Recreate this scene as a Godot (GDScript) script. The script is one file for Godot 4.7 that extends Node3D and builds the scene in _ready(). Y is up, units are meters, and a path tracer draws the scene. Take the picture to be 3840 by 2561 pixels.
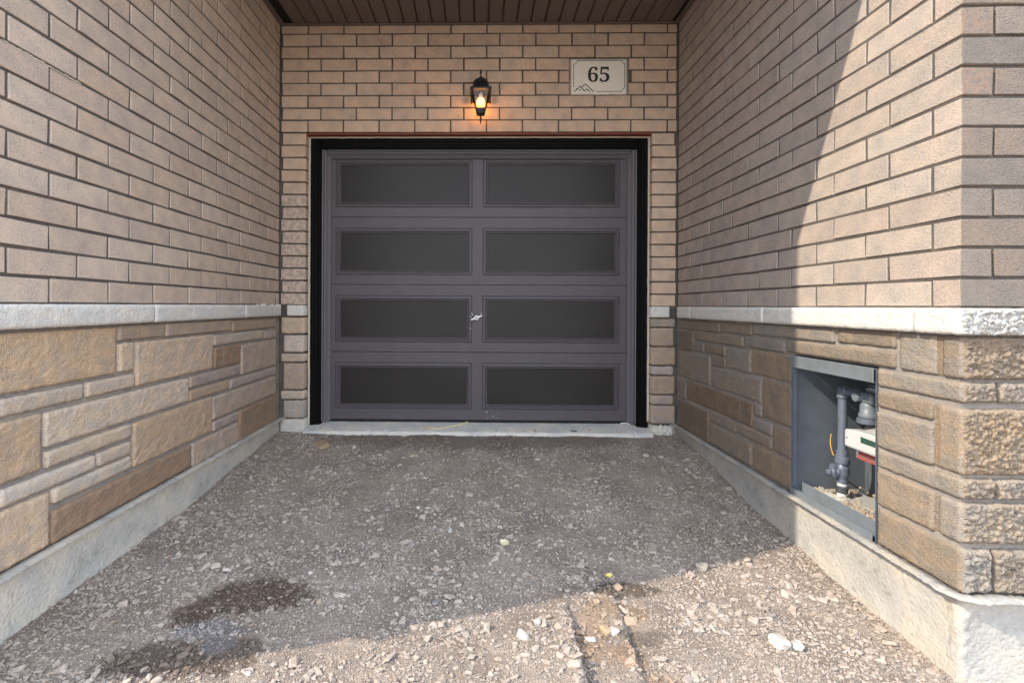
extends Node3D
# A recessed garage bay between two brick and stone walls, lit by low sun from the left. y = 0 is the top of the stone band, z = 0 the brick face above the door.

const XR := 2.875        # face of the right wall
const ZC := 2.090        # outer corner of the right wall
const ZL := 2.415        # outer corner of the left wall
const CP := 0.0893       # course height of the bricks
const BL := 0.267        # brick length with its joint
const JOINT := 0.0102
const SOFFIT := 2.032
const CAM_POS := Vector3(1.4502, 0.0004, 3.5745)

var rng := RandomNumberGenerator.new()
var noise := FastNoiseLite.new()
var fine := FastNoiseLite.new()
var names := {}
var shapes := {}
var M := {}

# ------------------------------------------------------------------ naming
func numbered(called: String) -> String:
	if not names.has(called):
		names[called] = 0
		return called
	names[called] += 1
	return "%s_%03d" % [called, names[called]]

func thing(called: String, label: String, category: String, at := Vector3.ZERO, group := "") -> Node3D:
	var o := Node3D.new()
	o.name = numbered(called)
	add_child(o, true)
	o.position = at
	o.set_meta("label", label)
	o.set_meta("category", category)
	if group != "":
		o.set_meta("group", group)
	return o

func part(called: String, mesh: Mesh, mat: Material, parent: Node3D, at := Transform3D()) -> MeshInstance3D:
	var m := MeshInstance3D.new()
	m.mesh = mesh
	m.material_override = mat
	var k := 0
	var n := called
	while parent.has_node(NodePath(n)):
		k += 1
		n = "%s_%03d" % [called, k]
	m.name = n
	m.transform = at
	parent.add_child(m, true)
	return m

var counters := {}
func piece(called: String, mesh: Mesh, mat: Material, parent: Node3D, at := Transform3D()) -> MeshInstance3D:
	# as part(), but counts by parent so that hundreds of repeats stay fast
	var key := str(parent.get_instance_id()) + called
	var n := called
	if counters.has(key):
		counters[key] += 1
		n = "%s_%03d" % [called, counters[key]]
	else:
		counters[key] = 0
	var m := MeshInstance3D.new()
	m.mesh = mesh
	m.material_override = mat
	m.name = n
	m.transform = at
	parent.add_child(m, true)
	return m

func single(called: String, mesh: Mesh, mat: Material, label: String, category: String, at := Transform3D(), group := "") -> MeshInstance3D:
	var m := MeshInstance3D.new()
	m.mesh = mesh
	m.material_override = mat
	m.name = numbered(called)
	m.transform = at
	add_child(m, true)
	m.set_meta("label", label)
	m.set_meta("category", category)
	if group != "":
		m.set_meta("group", group)
	return m

# ------------------------------------------------------------------ materials
func lin(r: float, g: float, b: float) -> Color:
	return Color(r, g, b).linear_to_srgb()

func noise_bytes(freq: float, oct: int, seed_: int, size := 512, type := FastNoiseLite.TYPE_SIMPLEX_SMOOTH) -> PackedByteArray:
	var n := FastNoiseLite.new()
	n.noise_type = type
	n.seed = seed_
	n.frequency = freq
	n.fractal_octaves = oct
	if oct <= 1:
		n.fractal_type = FastNoiseLite.FRACTAL_NONE
	return n.get_seamless_image(size, size, false, false, 0.12).get_data()

# value textures: clouds, grain and dark pits, each with its own share; tinted between two colours by the clouds
func tex_color(seed_: int, f_cloud: float, f_grain: float, a_cloud: float, a_grain: float, pit: float, tint_a: Color, tint_b: Color, size := 512) -> ImageTexture:
	var c := noise_bytes(f_cloud, 4, seed_, size)
	var g := noise_bytes(f_grain, 3, seed_ + 7, size)
	var p := noise_bytes(f_grain * 0.55, 2, seed_ + 13, size)
	var data := PackedByteArray()
	data.resize(size * size * 3)
	for i in size * size:
		var cv := c[i] / 255.0
		var v := 0.86 + a_cloud * (cv - 0.5) + a_grain * (g[i] / 255.0 - 0.5)
		var pv := p[i] / 255.0
		if pv < 0.30:
			v -= pit * (0.30 - pv) / 0.30
		elif pv > 0.72:
			v += pit * 0.5 * (pv - 0.72) / 0.28
		v = clampf(v, 0.03, 1.0)
		var t := smoothstep(0.3, 0.7, cv)
		data[i * 3] = int(255.0 * pow(clampf(v * lerpf(tint_a.r, tint_b.r, t), 0, 1), 0.4545))
		data[i * 3 + 1] = int(255.0 * pow(clampf(v * lerpf(tint_a.g, tint_b.g, t), 0, 1), 0.4545))
		data[i * 3 + 2] = int(255.0 * pow(clampf(v * lerpf(tint_a.b, tint_b.b, t), 0, 1), 0.4545))
	return ImageTexture.create_from_image(Image.create_from_data(size, size, false, Image.FORMAT_RGB8, data))

func tex_height(seed_: int, f_a: float, f_b: float, share_b: float, pit: float, size := 512) -> ImageTexture:
	var a := noise_bytes(f_a, 4, seed_, size)
	var b := noise_bytes(f_b, 3, seed_ + 3, size)
	var data := PackedByteArray()
	data.resize(size * size)
	for i in size * size:
		var bv := b[i] / 255.0
		var v := a[i] / 255.0 * (1.0 - share_b) + bv * share_b
		if bv < 0.3:
			v -= pit * (0.3 - bv)
		data[i] = int(255.0 * clampf(v, 0, 1))
	return ImageTexture.create_from_image(Image.create_from_data(size, size, false, Image.FORMAT_L8, data))

func mat(col: Color, rough: float, tex: Texture2D = null, bump: Texture2D = null, bump_cm := 0.0, tiles := 1.0, metallic := 0.0) -> StandardMaterial3D:
	var m := StandardMaterial3D.new()
	m.albedo_color = col
	m.roughness = rough
	m.metallic = metallic
	if tex:
		m.albedo_texture = tex
	if bump:
		m.heightmap_enabled = true
		m.heightmap_texture = bump
		m.heightmap_scale = bump_cm
	if tex or bump:
		m.uv1_triplanar = true
		m.uv1_world_triplanar = true
		m.uv1_scale = Vector3(tiles, tiles, tiles)
	return m

func make_materials() -> void:
	var w := Color(1, 1, 1)
	var brick_c := tex_color(11, 0.006, 0.09, 0.28, 0.34, 0.26, Color(1.0, 0.98, 0.96), Color(1.0, 0.94, 0.88))
	var brick_h := tex_height(21, 0.03, 0.16, 0.65, 0.9)
	var stone_c := tex_color(31, 0.007, 0.09, 0.24, 0.36, 0.22, Color(0.96, 0.95, 0.95), Color(1.0, 0.92, 0.83))
	var stone_h := tex_height(41, 0.03, 0.13, 0.55, 0.5)
	var conc_c := tex_color(51, 0.006, 0.06, 0.42, 0.14, 0.22, Color(1.0, 1.0, 1.0), Color(1.0, 0.95, 0.88))
	var conc_h := tex_height(61, 0.012, 0.09, 0.4, 1.4)
	var soil_c := tex_color(71, 0.012, 0.10, 0.25, 0.45, 0.30, Color(1.0, 0.97, 0.94), Color(1.0, 0.93, 0.86))
	var soil_h := tex_height(81, 0.03, 0.14, 0.6, 0.4)
	var metal_c := tex_color(91, 0.008, 0.05, 0.22, 0.08, 0.10, Color(1, 1, 1), Color(0.95, 0.97, 1.0))
	var door_h := tex_height(101, 0.10, 0.25, 0.6, 0.2)
	var door_c := tex_color(111, 0.004, 0.12, 0.10, 0.08, 0.04, w, w)
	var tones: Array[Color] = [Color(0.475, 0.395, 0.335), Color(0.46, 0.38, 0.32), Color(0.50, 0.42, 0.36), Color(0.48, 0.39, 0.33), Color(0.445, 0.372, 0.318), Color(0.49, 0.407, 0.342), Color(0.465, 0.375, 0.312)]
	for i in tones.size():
		M["back%d" % i] = mat(lin(tones[i].r * 1.24, tones[i].g * 1.15, tones[i].b * 1.05), 0.92, brick_c, brick_h, 0.18, 2.6)  # same bricks; lamp warmth and brighter light are put into this colour
		M["left%d" % i] = mat(lin(tones[i].r * 1.15, tones[i].g * 1.14, tones[i].b * 1.12), 0.92, brick_c, brick_h, 0.2, 2.6)  # same bricks, lightened in colour to imitate more light on the left wall
		M["brick%d" % i] = mat(lin(tones[i].r * 0.865, tones[i].g * 0.905, tones[i].b * 0.945), 0.92, brick_c, brick_h, 0.32, 2.6)  # same bricks, coloured dimmer to hold back the light on the right wall
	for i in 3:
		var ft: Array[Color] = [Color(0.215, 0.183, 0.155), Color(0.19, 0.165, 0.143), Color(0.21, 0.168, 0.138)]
		M["shaded_front%d" % i] = mat(lin(ft[i].r, ft[i].g, ft[i].b), 0.92, brick_c, brick_h, 0.45, 2.6)  # street-front bricks: weaker light painted in as a darker brick colour
	M.brick_rust = mat(lin(0.235, 0.182, 0.148), 0.92, tex_color(17, 0.03, 0.09, 0.5, 0.3, 0.3, Color(1.0, 1.0, 1.0), Color(1.0, 0.87, 0.77)), brick_h, 0.3, 2.6)
	M.brick_bloom = mat(lin(0.56, 0.45, 0.375), 0.95, tex_color(19, 0.014, 0.06, 0.4, 0.35, 0.25, Color(0.88, 0.85, 0.82), Color(1.0, 0.96, 0.92)), brick_h, 0.35, 3.1)
	M.mortar_dark = mat(lin(0.115, 0.098, 0.088), 0.95, conc_c, soil_h, 0.3, 3.0)
	M.mortar_grey = mat(lin(0.30, 0.272, 0.25), 0.95, conc_c, soil_h, 0.3, 3.0)
	M.mortar_pale = mat(lin(0.30, 0.265, 0.225), 0.95, conc_c, soil_h, 0.3, 3.0)
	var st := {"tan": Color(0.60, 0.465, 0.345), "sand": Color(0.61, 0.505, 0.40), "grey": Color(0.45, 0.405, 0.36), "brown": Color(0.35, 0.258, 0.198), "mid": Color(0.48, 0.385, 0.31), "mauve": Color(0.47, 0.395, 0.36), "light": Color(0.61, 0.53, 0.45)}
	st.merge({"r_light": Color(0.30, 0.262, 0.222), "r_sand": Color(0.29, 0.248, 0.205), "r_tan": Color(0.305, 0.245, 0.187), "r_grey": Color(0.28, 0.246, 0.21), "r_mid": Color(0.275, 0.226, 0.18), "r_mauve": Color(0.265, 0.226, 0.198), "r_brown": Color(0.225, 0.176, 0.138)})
	for k in st:
		for i in 4:
			var t: float = [1.0, 0.90, 1.07, 0.96][i]
			var warm: float = [0.0, 0.012, -0.008, 0.018][i]
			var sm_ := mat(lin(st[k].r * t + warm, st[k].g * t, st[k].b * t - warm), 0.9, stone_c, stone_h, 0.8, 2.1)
			sm_.uv1_scale = Vector3(2.6, 3.4, 2.6)
			sm_.uv1_offset = Vector3(0.37, 0.21, 0.13) * i
			M["stone_%s%d" % [k, i]] = sm_
	M.band = mat(lin(0.73, 0.70, 0.655), 0.85, tex_color(121, 0.008, 0.06, 0.16, 0.14, 0.16, w, Color(1, 0.97, 0.93)), stone_h, 0.6, 2.6)
	M.band_rough = mat(lin(0.62, 0.595, 0.56), 0.9, tex_color(121, 0.008, 0.06, 0.16, 0.14, 0.16, w, Color(1, 0.97, 0.93)), stone_h, 1.4, 4.0)
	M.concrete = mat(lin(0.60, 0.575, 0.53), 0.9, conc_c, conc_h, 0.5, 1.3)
	M.concrete_right = mat(lin(0.47, 0.447, 0.41), 0.9, conc_c, conc_h, 0.5, 1.3)  # same concrete, coloured darker so its sunlit faces look dimmer
	M.slab = mat(lin(0.66, 0.645, 0.62), 0.85, conc_c, conc_h, 0.25, 1.7)
	M.soil = mat(Color.WHITE, 1.0, soil_c, soil_h, 1.4, 3.2)
	M.soil.vertex_color_use_as_albedo = true
	M.chip = mat(Color.WHITE, 0.95, soil_c, null, 0.0, 5.0)
	M.chip.vertex_color_use_as_albedo = true
	M.big_stone = mat(lin(0.42, 0.37, 0.31), 0.95, stone_c, stone_h, 0.4, 6.0)
	M.white_stone = mat(lin(0.55, 0.525, 0.495), 0.9, stone_c, stone_h, 0.4, 6.0)
	M.tan_stone = mat(lin(0.46, 0.34, 0.22), 0.95, stone_c, stone_h, 0.4, 6.0)
	M.door = mat(lin(0.094, 0.083, 0.091), 0.42, door_c, door_h, 0.05, 3.0)
	M.door.uv1_scale = Vector3(2.2, 9.0, 3.0)
	M.door_field = mat(lin(0.026, 0.0225, 0.0215), 0.36, door_c, null, 0.0, 1.0)  # door paint darkened here to imitate a dim reflection in the panels
	M.door.metallic_specular = 0.4
	M.door_field.metallic_specular = 0.33
	M.stop = mat(lin(0.135, 0.125, 0.135), 0.4, door_c, null, 0.0, 1.0)
	M.trim_black = mat(lin(0.004, 0.004, 0.004), 0.6)
	M.trim_black.metallic_specular = 0.2
	M.rubber = mat(lin(0.004, 0.004, 0.004), 0.8)
	M.caulk = mat(lin(0.60, 0.54, 0.45), 0.7, conc_c, null, 0.0, 2.0)
	M.lintel = mat(lin(0.20, 0.052, 0.022), 0.6, tex_color(131, 0.02, 0.09, 0.4, 0.2, 0.2, w, Color(1, 0.8, 0.7)), null, 0.0, 3.0)
	M.soffit = mat(lin(0.13, 0.105, 0.09), 0.5)
	M.soffit_dark = mat(lin(0.012, 0.010, 0.009), 0.7)
	M.lamp_black = mat(lin(0.012, 0.012, 0.012), 0.42, null, null, 0, 1, 0.3)
	M.glass = StandardMaterial3D.new()
	M.glass.transparency = BaseMaterial3D.TRANSPARENCY_ALPHA
	M.glass.albedo_color = Color(1, 1, 1, 0.06)
	M.glass.roughness = 0.03
	M.bulb = StandardMaterial3D.new()
	M.bulb.albedo_color = Color(1, 0.9, 0.7)
	M.bulb.emission_enabled = true
	M.bulb.emission = Color(1.0, 0.86, 0.58)
	M.bulb.emission_energy_multiplier = 0.75
	M.bulb_neck = mat(lin(0.7, 0.66, 0.6), 0.5)
	M.plaque = mat(lin(0.82, 0.77, 0.69), 0.8, tex_color(141, 0.012, 0.08, 0.12, 0.12, 0.14, w, Color(1, 0.97, 0.92)), conc_h, 0.1, 3.0)
	M.ink = mat(lin(0.018, 0.014, 0.012), 0.7)
	M.nickel = mat(lin(0.36, 0.36, 0.375), 0.28, null, null, 0, 1, 0.95)
	M.galv = mat(lin(0.24, 0.265, 0.285), 0.5, metal_c, null, 0.0, 3.0, 0.35)
	M.box_paint = mat(lin(0.115, 0.13, 0.15), 0.55, metal_c, null, 0.0, 3.0)
	M.pipe = mat(lin(0.125, 0.145, 0.185), 0.4, metal_c, null, 0.0, 6.0)
	M.regulator = mat(lin(0.165, 0.19, 0.212), 0.45, metal_c, null, 0.0, 6.0)
	M.meter_white = mat(lin(0.50, 0.50, 0.49), 0.4)
	M.meter_beige = mat(lin(0.40, 0.39, 0.36), 0.5, metal_c, null, 0.0, 6.0)
	M.lcd = mat(lin(0.03, 0.075, 0.055), 0.12)
	M.label_red = mat(lin(0.34, 0.15, 0.13), 0.5, tex_color(151, 0.05, 0.2, 0.6, 0.5, 0.0, Color(1, 0.25, 0.2), Color(1, 1, 1)), null, 0.0, 8.0)
	M.dark_red = mat(lin(0.10, 0.02, 0.018), 0.5)
	M.white_pipe = mat(lin(0.66, 0.66, 0.60), 0.5, metal_c, null, 0.0, 5.0)
	M.tape = mat(lin(0.10, 0.11, 0.12), 0.35, metal_c, stone_h, 0.6, 8.0, 0.4)
	M.yellow = mat(lin(0.66, 0.34, 0.03), 0.5)
	M.cord = mat(lin(0.60, 0.50, 0.24), 0.7)
	M.red_cord = mat(lin(0.45, 0.06, 0.06), 0.6)
	M.cable = mat(lin(0.012, 0.013, 0.016), 0.5)
	M.leaf = mat(lin(0.52, 0.40, 0.13), 0.7)
	M.leaf_pale = mat(lin(0.52, 0.45, 0.30), 0.8)
	M.paper = mat(lin(0.75, 0.74, 0.72), 0.8)
	M.plastic_dark = mat(lin(0.03, 0.03, 0.032), 0.4)
	M.upper = mat(lin(0.42, 0.34, 0.27), 0.95, brick_c, brick_h, 0.2, 2.0)

# ------------------------------------------------------------------ mesh helpers (front faces run clockwise)
func tri(st: SurfaceTool, a: Vector3, b: Vector3, c: Vector3) -> void:
	st.add_vertex(a); st.add_vertex(c); st.add_vertex(b)

func quad(st: SurfaceTool, a: Vector3, b: Vector3, c: Vector3, d: Vector3) -> void:
	# a, b, c, d counter-clockwise seen from outside
	tri(st, a, b, c); tri(st, a, c, d)

func begin(flat := true) -> SurfaceTool:
	var st := SurfaceTool.new()
	st.begin(Mesh.PRIMITIVE_TRIANGLES)
	st.set_smooth_group(-1 if flat else 0)
	return st

func finish(st: SurfaceTool) -> ArrayMesh:
	st.generate_normals()
	return st.commit()

# chamfered box about its centre; the eight corners are shifted by jit
func cbox_into(st: SurfaceTool, c: Vector3, s: Vector3, b: float, jit := 0.0, r: RandomNumberGenerator = null, basis := Basis()) -> void:
	var h := s * 0.5
	var sh := []
	for i in 8:
		sh.append(Vector3(r.randf_range(-jit, jit), r.randf_range(-jit, jit), r.randf_range(-jit, jit)) if r and jit > 0.0 else Vector3.ZERO)
	var v := func(ix: int, iy: int, iz: int, axis: int) -> Vector3:
		# the corner's vertex that lies on the face across the given axis
		var p := Vector3(h.x * ix, h.y * iy, h.z * iz)
		var q := Vector3(ix, iy, iz) * b
		q[axis] = 0.0
		return c + basis * (p - q + sh[(1 if ix > 0 else 0) + (2 if iy > 0 else 0) + (4 if iz > 0 else 0)])
	for s1 in [-1, 1]:
		# faces
		var fx := [v.call(s1, -1, -1, 0), v.call(s1, 1, -1, 0), v.call(s1, 1, 1, 0), v.call(s1, -1, 1, 0)]
		var fy := [v.call(-1, s1, -1, 1), v.call(-1, s1, 1, 1), v.call(1, s1, 1, 1), v.call(1, s1, -1, 1)]
		var fz := [v.call(-1, -1, s1, 2), v.call(1, -1, s1, 2), v.call(1, 1, s1, 2), v.call(-1, 1, s1, 2)]
		for f in [fx, fy, fz]:
			if s1 > 0:
				quad(st, f[0], f[1], f[2], f[3])
			else:
				quad(st, f[3], f[2], f[1], f[0])
	if b <= 0.0:
		return
	for a in [-1, 1]:
		for d in [-1, 1]:
			var e1 := [v.call(-1, a, d, 1), v.call(1, a, d, 1), v.call(1, a, d, 2), v.call(-1, a, d, 2)]
			if a * d > 0:
				e1.reverse()
			quad(st, e1[0], e1[1], e1[2], e1[3])
			var e2 := [v.call(a, -1, d, 2), v.call(a, 1, d, 2), v.call(a, 1, d, 0), v.call(a, -1, d, 0)]
			if a * d > 0:
				e2.reverse()
			quad(st, e2[0], e2[1], e2[2], e2[3])
			var e3 := [v.call(a, d, -1, 0), v.call(a, d, 1, 0), v.call(a, d, 1, 1), v.call(a, d, -1, 1)]
			if a * d > 0:
				e3.reverse()
			quad(st, e3[0], e3[1], e3[2], e3[3])
	for ix in [-1, 1]:
		for iy in [-1, 1]:
			for iz in [-1, 1]:
				var p0: Vector3 = v.call(ix, iy, iz, 0)
				var p1: Vector3 = v.call(ix, iy, iz, 1)
				var p2: Vector3 = v.call(ix, iy, iz, 2)
				if ix * iy * iz > 0:
					tri(st, p0, p1, p2)
				else:
					tri(st, p0, p2, p1)

func cbox(s: Vector3, b := 0.002, jit := 0.0, seed_ := 1, c := Vector3.ZERO) -> ArrayMesh:
	var r := RandomNumberGenerator.new()
	r.seed = seed_
	var st := begin()
	cbox_into(st, c, s, b, jit, r)
	return finish(st)

func bx(lo: Vector3, hi: Vector3, b := 0.0) -> ArrayMesh:
	return cbox(hi - lo, b, 0.0, 1, (lo + hi) * 0.5)

# a smooth sheet of nu x nv cells; f(u, v) with u, v in 0..1; du x dv points outwards
func sheet_into(st: SurfaceTool, nu: int, nv: int, f: Callable, base := 0) -> int:
	for j in nv + 1:
		for i in nu + 1:
			var u := float(i) / nu
			var v := float(j) / nv
			st.add_vertex(f.call(u, v))
	for j in nv:
		for i in nu:
			var a := base + j * (nu + 1) + i
			st.add_index(a); st.add_index(a + nu + 2); st.add_index(a + 1)
			st.add_index(a); st.add_index(a + nu + 1); st.add_index(a + nu + 2)
	return base + (nu + 1) * (nv + 1)

func sheet(nu: int, nv: int, f: Callable) -> ArrayMesh:
	var st := begin(false)
	sheet_into(st, nu, nv, f, 0)
	return finish(st)

# split-faced stone: face about z = 0, w x h about the centre, sides running back to -depth
func stone_mesh(w: float, h: float, depth: float, seed_: int, amp: float, cell: float, edge := 0.005, drop := 0.0035, f1 := 9.0, f2 := 42.0, ragged := 0.0030) -> ArrayMesh:
	var nu := maxi(4, int(ceil(w / cell)))
	var nv := maxi(4, int(ceil(h / cell)))
	var off := Vector3(seed_ * 3.17, seed_ * 1.73, seed_ * 0.57)
	var face := func(u: float, v: float) -> Vector3:
		# cells crowd at the edges so that the arris is round
		var x := (u - 0.5) * w
		var y := (v - 0.5) * h
		var e := minf(minf(u, 1.0 - u) * w, minf(v, 1.0 - v) * h)
		var p := Vector3(x, y, 0) + off
		var n1 := noise.get_noise_3dv(p * f1)
		var n2 := fine.get_noise_3dv(p * (Vector3(1.15, 0.8, 1.0) if amp > 0.012 else Vector3(0.6, 1.25, 1.0)) * f2)
		var k := smoothstep(0.0, edge * 1.6, e)
		var z := amp * (0.5 * n1 + (0.9 if amp > 0.012 else 0.42) * n2) * (0.35 + 0.65 * k) - drop * pow(1.0 - clampf(e / edge, 0, 1), 2.0)
		var rx := ragged * fine.get_noise_3d(y * 40.0 + off.x, off.y, 3.0) * (2.0 * u - 1.0)
		var ry := ragged * fine.get_noise_3d(x * 40.0 + off.y, off.x, 9.0) * (2.0 * v - 1.0)
		# round the corners
		var cx := maxf(absf(x) - (w * 0.5 - 0.007), 0.0)
		var cy := maxf(absf(y) - (h * 0.5 - 0.007), 0.0)
		if cx > 0.0 and cy > 0.0:
			var l := Vector2(cx, cy).length()
			if l > 0.0:
				var cut := maxf(cx, cy) / l
				x -= signf(x) * cx * (1.0 - cut)
				y -= signf(y) * cy * (1.0 - cut)
		return Vector3(x + rx, y + ry, z)
	var st := begin(false)
	var base := sheet_into(st, nu, nv, face)
	# four sides
	for side in 4:
		var n := nu if side < 2 else nv
		var edge_f := func(u: float, v: float) -> Vector3:
			var p: Vector3
			if side == 0:
				p = face.call(u, 0.0)
			elif side == 1:
				p = face.call(1.0 - u, 1.0)
			elif side == 2:
				p = face.call(1.0, u)
			else:
				p = face.call(0.0, 1.0 - u)
			p.z = lerpf(-depth, p.z, v)
			return p
		base = sheet_into(st, n, 1, edge_f, base)
	return finish(st)

# prism: 2D outline (counter-clockwise) in x, y run along z from 0 to len
func prism_into(st: SurfaceTool, poly: PackedVector2Array, z0: float, z1: float, t := Transform3D()) -> void:
	var idx := Geometry2D.triangulate_polygon(poly)
	var n := poly.size()
	var flip := Geometry2D.is_polygon_clockwise(poly)
	var at := func(p: Vector2, z: float) -> Vector3:
		return t * Vector3(p.x, p.y, z)
	for i in n:
		var a := poly[i]
		var b := poly[(i + 1) % n]
		if flip:
			var s := a
			a = b
			b = s
		quad(st, at.call(a, z1), at.call(a, z0), at.call(b, z0), at.call(b, z1))
	for i in range(0, idx.size(), 3):
		var a := poly[idx[i]]
		var b := poly[idx[i + 1]]
		var c := poly[idx[i + 2]]
		if (b - a).cross(c - a) < 0.0:
			var s := b
			b = c
			c = s
		tri(st, at.call(a, z1), at.call(b, z1), at.call(c, z1))
		tri(st, at.call(a, z0), at.call(c, z0), at.call(b, z0))

func prism(poly: PackedVector2Array, z0: float, z1: float, t := Transform3D()) -> ArrayMesh:
	var st := begin()
	prism_into(st, poly, z0, z1, t)
	return finish(st)

# lathe about y: profile of (radius, y) from bottom to top
func lathe_into(st: SurfaceTool, prof: PackedVector2Array, segs: int, t := Transform3D()) -> void:
	for i in prof.size() - 1:
		for k in segs:
			var a0 := TAU * k / segs
			var a1 := TAU * (k + 1) / segs
			var p := func(q: Vector2, a: float) -> Vector3:
				return t * Vector3(q.x * cos(a), q.y, -q.x * sin(a))
			var v00: Vector3 = p.call(prof[i], a0)
			var v01: Vector3 = p.call(prof[i], a1)
			var v10: Vector3 = p.call(prof[i + 1], a0)
			var v11: Vector3 = p.call(prof[i + 1], a1)
			if prof[i].x > 1e-6:
				tri(st, v00, v01, v11)
			if prof[i + 1].x > 1e-6:
				tri(st, v00, v11, v10)

func lathe(prof: PackedVector2Array, segs := 20, flat := false, t := Transform3D()) -> ArrayMesh:
	var st := begin(flat)
	lathe_into(st, prof, segs, t)
	if not flat:
		st.index()
	return finish(st)

func cyl(r: float, y0: float, y1: float, segs := 20, bev := 0.0015) -> PackedVector2Array:
	return PackedVector2Array([Vector2(0, y0), Vector2(r - bev, y0), Vector2(r, y0 + bev), Vector2(r, y1 - bev), Vector2(r - bev, y1), Vector2(0, y1)])

# lathe whose flat caps stay flat: each profile step is its own smooth band
func turned(prof: PackedVector2Array, segs := 20, t := Transform3D()) -> ArrayMesh:
	var st := SurfaceTool.new()
	st.begin(Mesh.PRIMITIVE_TRIANGLES)
	for i in prof.size() - 1:
		st.set_smooth_group(i)
		lathe_into(st, PackedVector2Array([prof[i], prof[i + 1]]), segs, t)
	return finish(st)

func tube(path: PackedVector3Array, r: float, segs := 8) -> ArrayMesh:
	var st := begin(false)
	var n := path.size()
	var up := Vector3.UP
	var prev := Vector3.ZERO
	var base := 0
	for i in n:
		var d := (path[mini(i + 1, n - 1)] - path[maxi(i - 1, 0)]).normalized()
		var sx: Vector3
		if prev == Vector3.ZERO:
			sx = d.cross(up if absf(d.y) < 0.9 else Vector3.RIGHT).normalized()
		else:
			sx = (prev - d * prev.dot(d)).normalized()
		prev = sx
		var sy := d.cross(sx)
		for k in segs:
			var a := TAU * k / segs
			st.add_vertex(path[i] + (sx * cos(a) + sy * sin(a)) * r)
	for i in n - 1:
		for k in segs:
			var a := i * segs + k
			var b := i * segs + (k + 1) % segs
			st.add_index(a); st.add_index(b + segs); st.add_index(b)
			st.add_index(a); st.add_index(a + segs); st.add_index(b + segs)
	for e in [0, n - 1]:
		for k in range(1, segs - 1):
			st.add_index(e * segs); st.add_index(e * segs + k); st.add_index(e * segs + k + 1)
	return finish(st)

func curve(points: PackedVector3Array, steps := 6) -> PackedVector3Array:
	var out := PackedVector3Array()
	var n := points.size()
	for i in n - 1:
		var p0 := points[maxi(i - 1, 0)]
		var p3 := points[mini(i + 2, n - 1)]
		for k in steps:
			out.append(points[i].cubic_interpolate(points[i + 1], p0, p3, float(k) / steps))
	out.append(points[n - 1])
	return out

# bases that stand a face (x along, y up, z out) on each wall
const B_BACK := Basis(Vector3(1, 0, 0), Vector3(0, 1, 0), Vector3(0, 0, 1))
const B_LEFT := Basis(Vector3(0, 0, -1), Vector3(0, 1, 0), Vector3(1, 0, 0))
const B_RIGHT := Basis(Vector3(0, 0, 1), Vector3(0, 1, 0), Vector3(-1, 0, 0))

func turn_x() -> Basis:   # lathe axis along +x
	return Basis(Vector3(0, -1, 0), Vector3(1, 0, 0), Vector3(0, 0, 1))

func turn_z() -> Basis:   # lathe axis along +z
	return Basis(Vector3(1, 0, 0), Vector3(0, 0, 1), Vector3(0, -1, 0))

# ------------------------------------------------------------------ bricks and stones
func brick_shape(l: float, h: float, d: float) -> ArrayMesh:
	var variant := rng.randi() % 6
	var key := "%d/%d/%d/%d" % [int(l * 1000), int(h * 1000), int(d * 1000), variant]
	if not shapes.has(key):
		shapes[key] = cbox(Vector3(l, h, d), 0.0018, 0.0014, 100 + variant * 17 + int(l * 3000), Vector3(0, 0, -d * 0.5))
	return shapes[key]

func lay(wall: Node3D, b: Basis, a0: float, a1: float, y0: float, y1: float, at: Callable, d := 0.09, m := "") -> void:
	# a brick from a0 to a1 along its wall; at(along, y) is the point on the wall's face
	if a1 - a0 < 0.012:
		return
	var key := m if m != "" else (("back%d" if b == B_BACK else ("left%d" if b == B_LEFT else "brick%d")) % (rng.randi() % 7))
	if m == "shaded_front":
		key = "shaded_front%d" % (rng.randi() % 3)
	var p: Vector3 = at.call((a0 + a1) * 0.5, (y0 + y1) * 0.5)
	var tilt := Basis(b.z, rng.randf_range(-0.006, 0.006))
	p += b.z * rng.randf_range(-0.0015, 0.0015)
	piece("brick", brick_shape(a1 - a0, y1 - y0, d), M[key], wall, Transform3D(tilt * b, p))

# a corner brick: its stretcher side and its end, coloured darker to imitate shade, are two faces of one mesh
func corner_brick(wall: Node3D, a0: float, y0: float, y1: float, d: float, end: String) -> void:
	var src: ArrayMesh = brick_shape(ZC - a0, y1 - y0, d)
	var arr := src.surface_get_arrays(0)
	var v: PackedVector3Array = arr[Mesh.ARRAY_VERTEX]
	var side := begin()
	var cap := begin()
	for i in range(0, v.size(), 3):
		var n := (v[i + 2] - v[i]).cross(v[i + 1] - v[i]).normalized()
		var st := cap if n.x > 0.6 else side
		for k in 3:
			st.add_vertex(v[i + k])
	side.generate_normals()
	cap.generate_normals()
	var mesh := side.commit()
	cap.commit(mesh)
	mesh.surface_set_material(0, M["brick%d" % (rng.randi() % 7)])
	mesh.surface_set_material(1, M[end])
	piece("brick", mesh, null, wall, Transform3D(B_RIGHT, Vector3(XR, (y0 + y1) * 0.5, (a0 + ZC) * 0.5)))

var stone_seed := 1
func rock(wall: Node3D, b: Basis, a0: float, a1: float, y0: float, y1: float, at: Callable, m: String, proud := 0.004, amp := 0.007, depth := 0.07) -> void:
	stone_seed += 1
	var g := 0.004
	var mesh := stone_mesh(a1 - a0 - g, y1 - y0 - g, depth, stone_seed, amp, 0.009)
	var p: Vector3 = at.call((a0 + a1) * 0.5, (y0 + y1) * 0.5)
	piece("stone", mesh, M["stone_%s%d" % [m, stone_seed * 7 % 4]], wall, Transform3D(b, p + b.z * (proud + rng.randf_range(-0.002, 0.002))))

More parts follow.
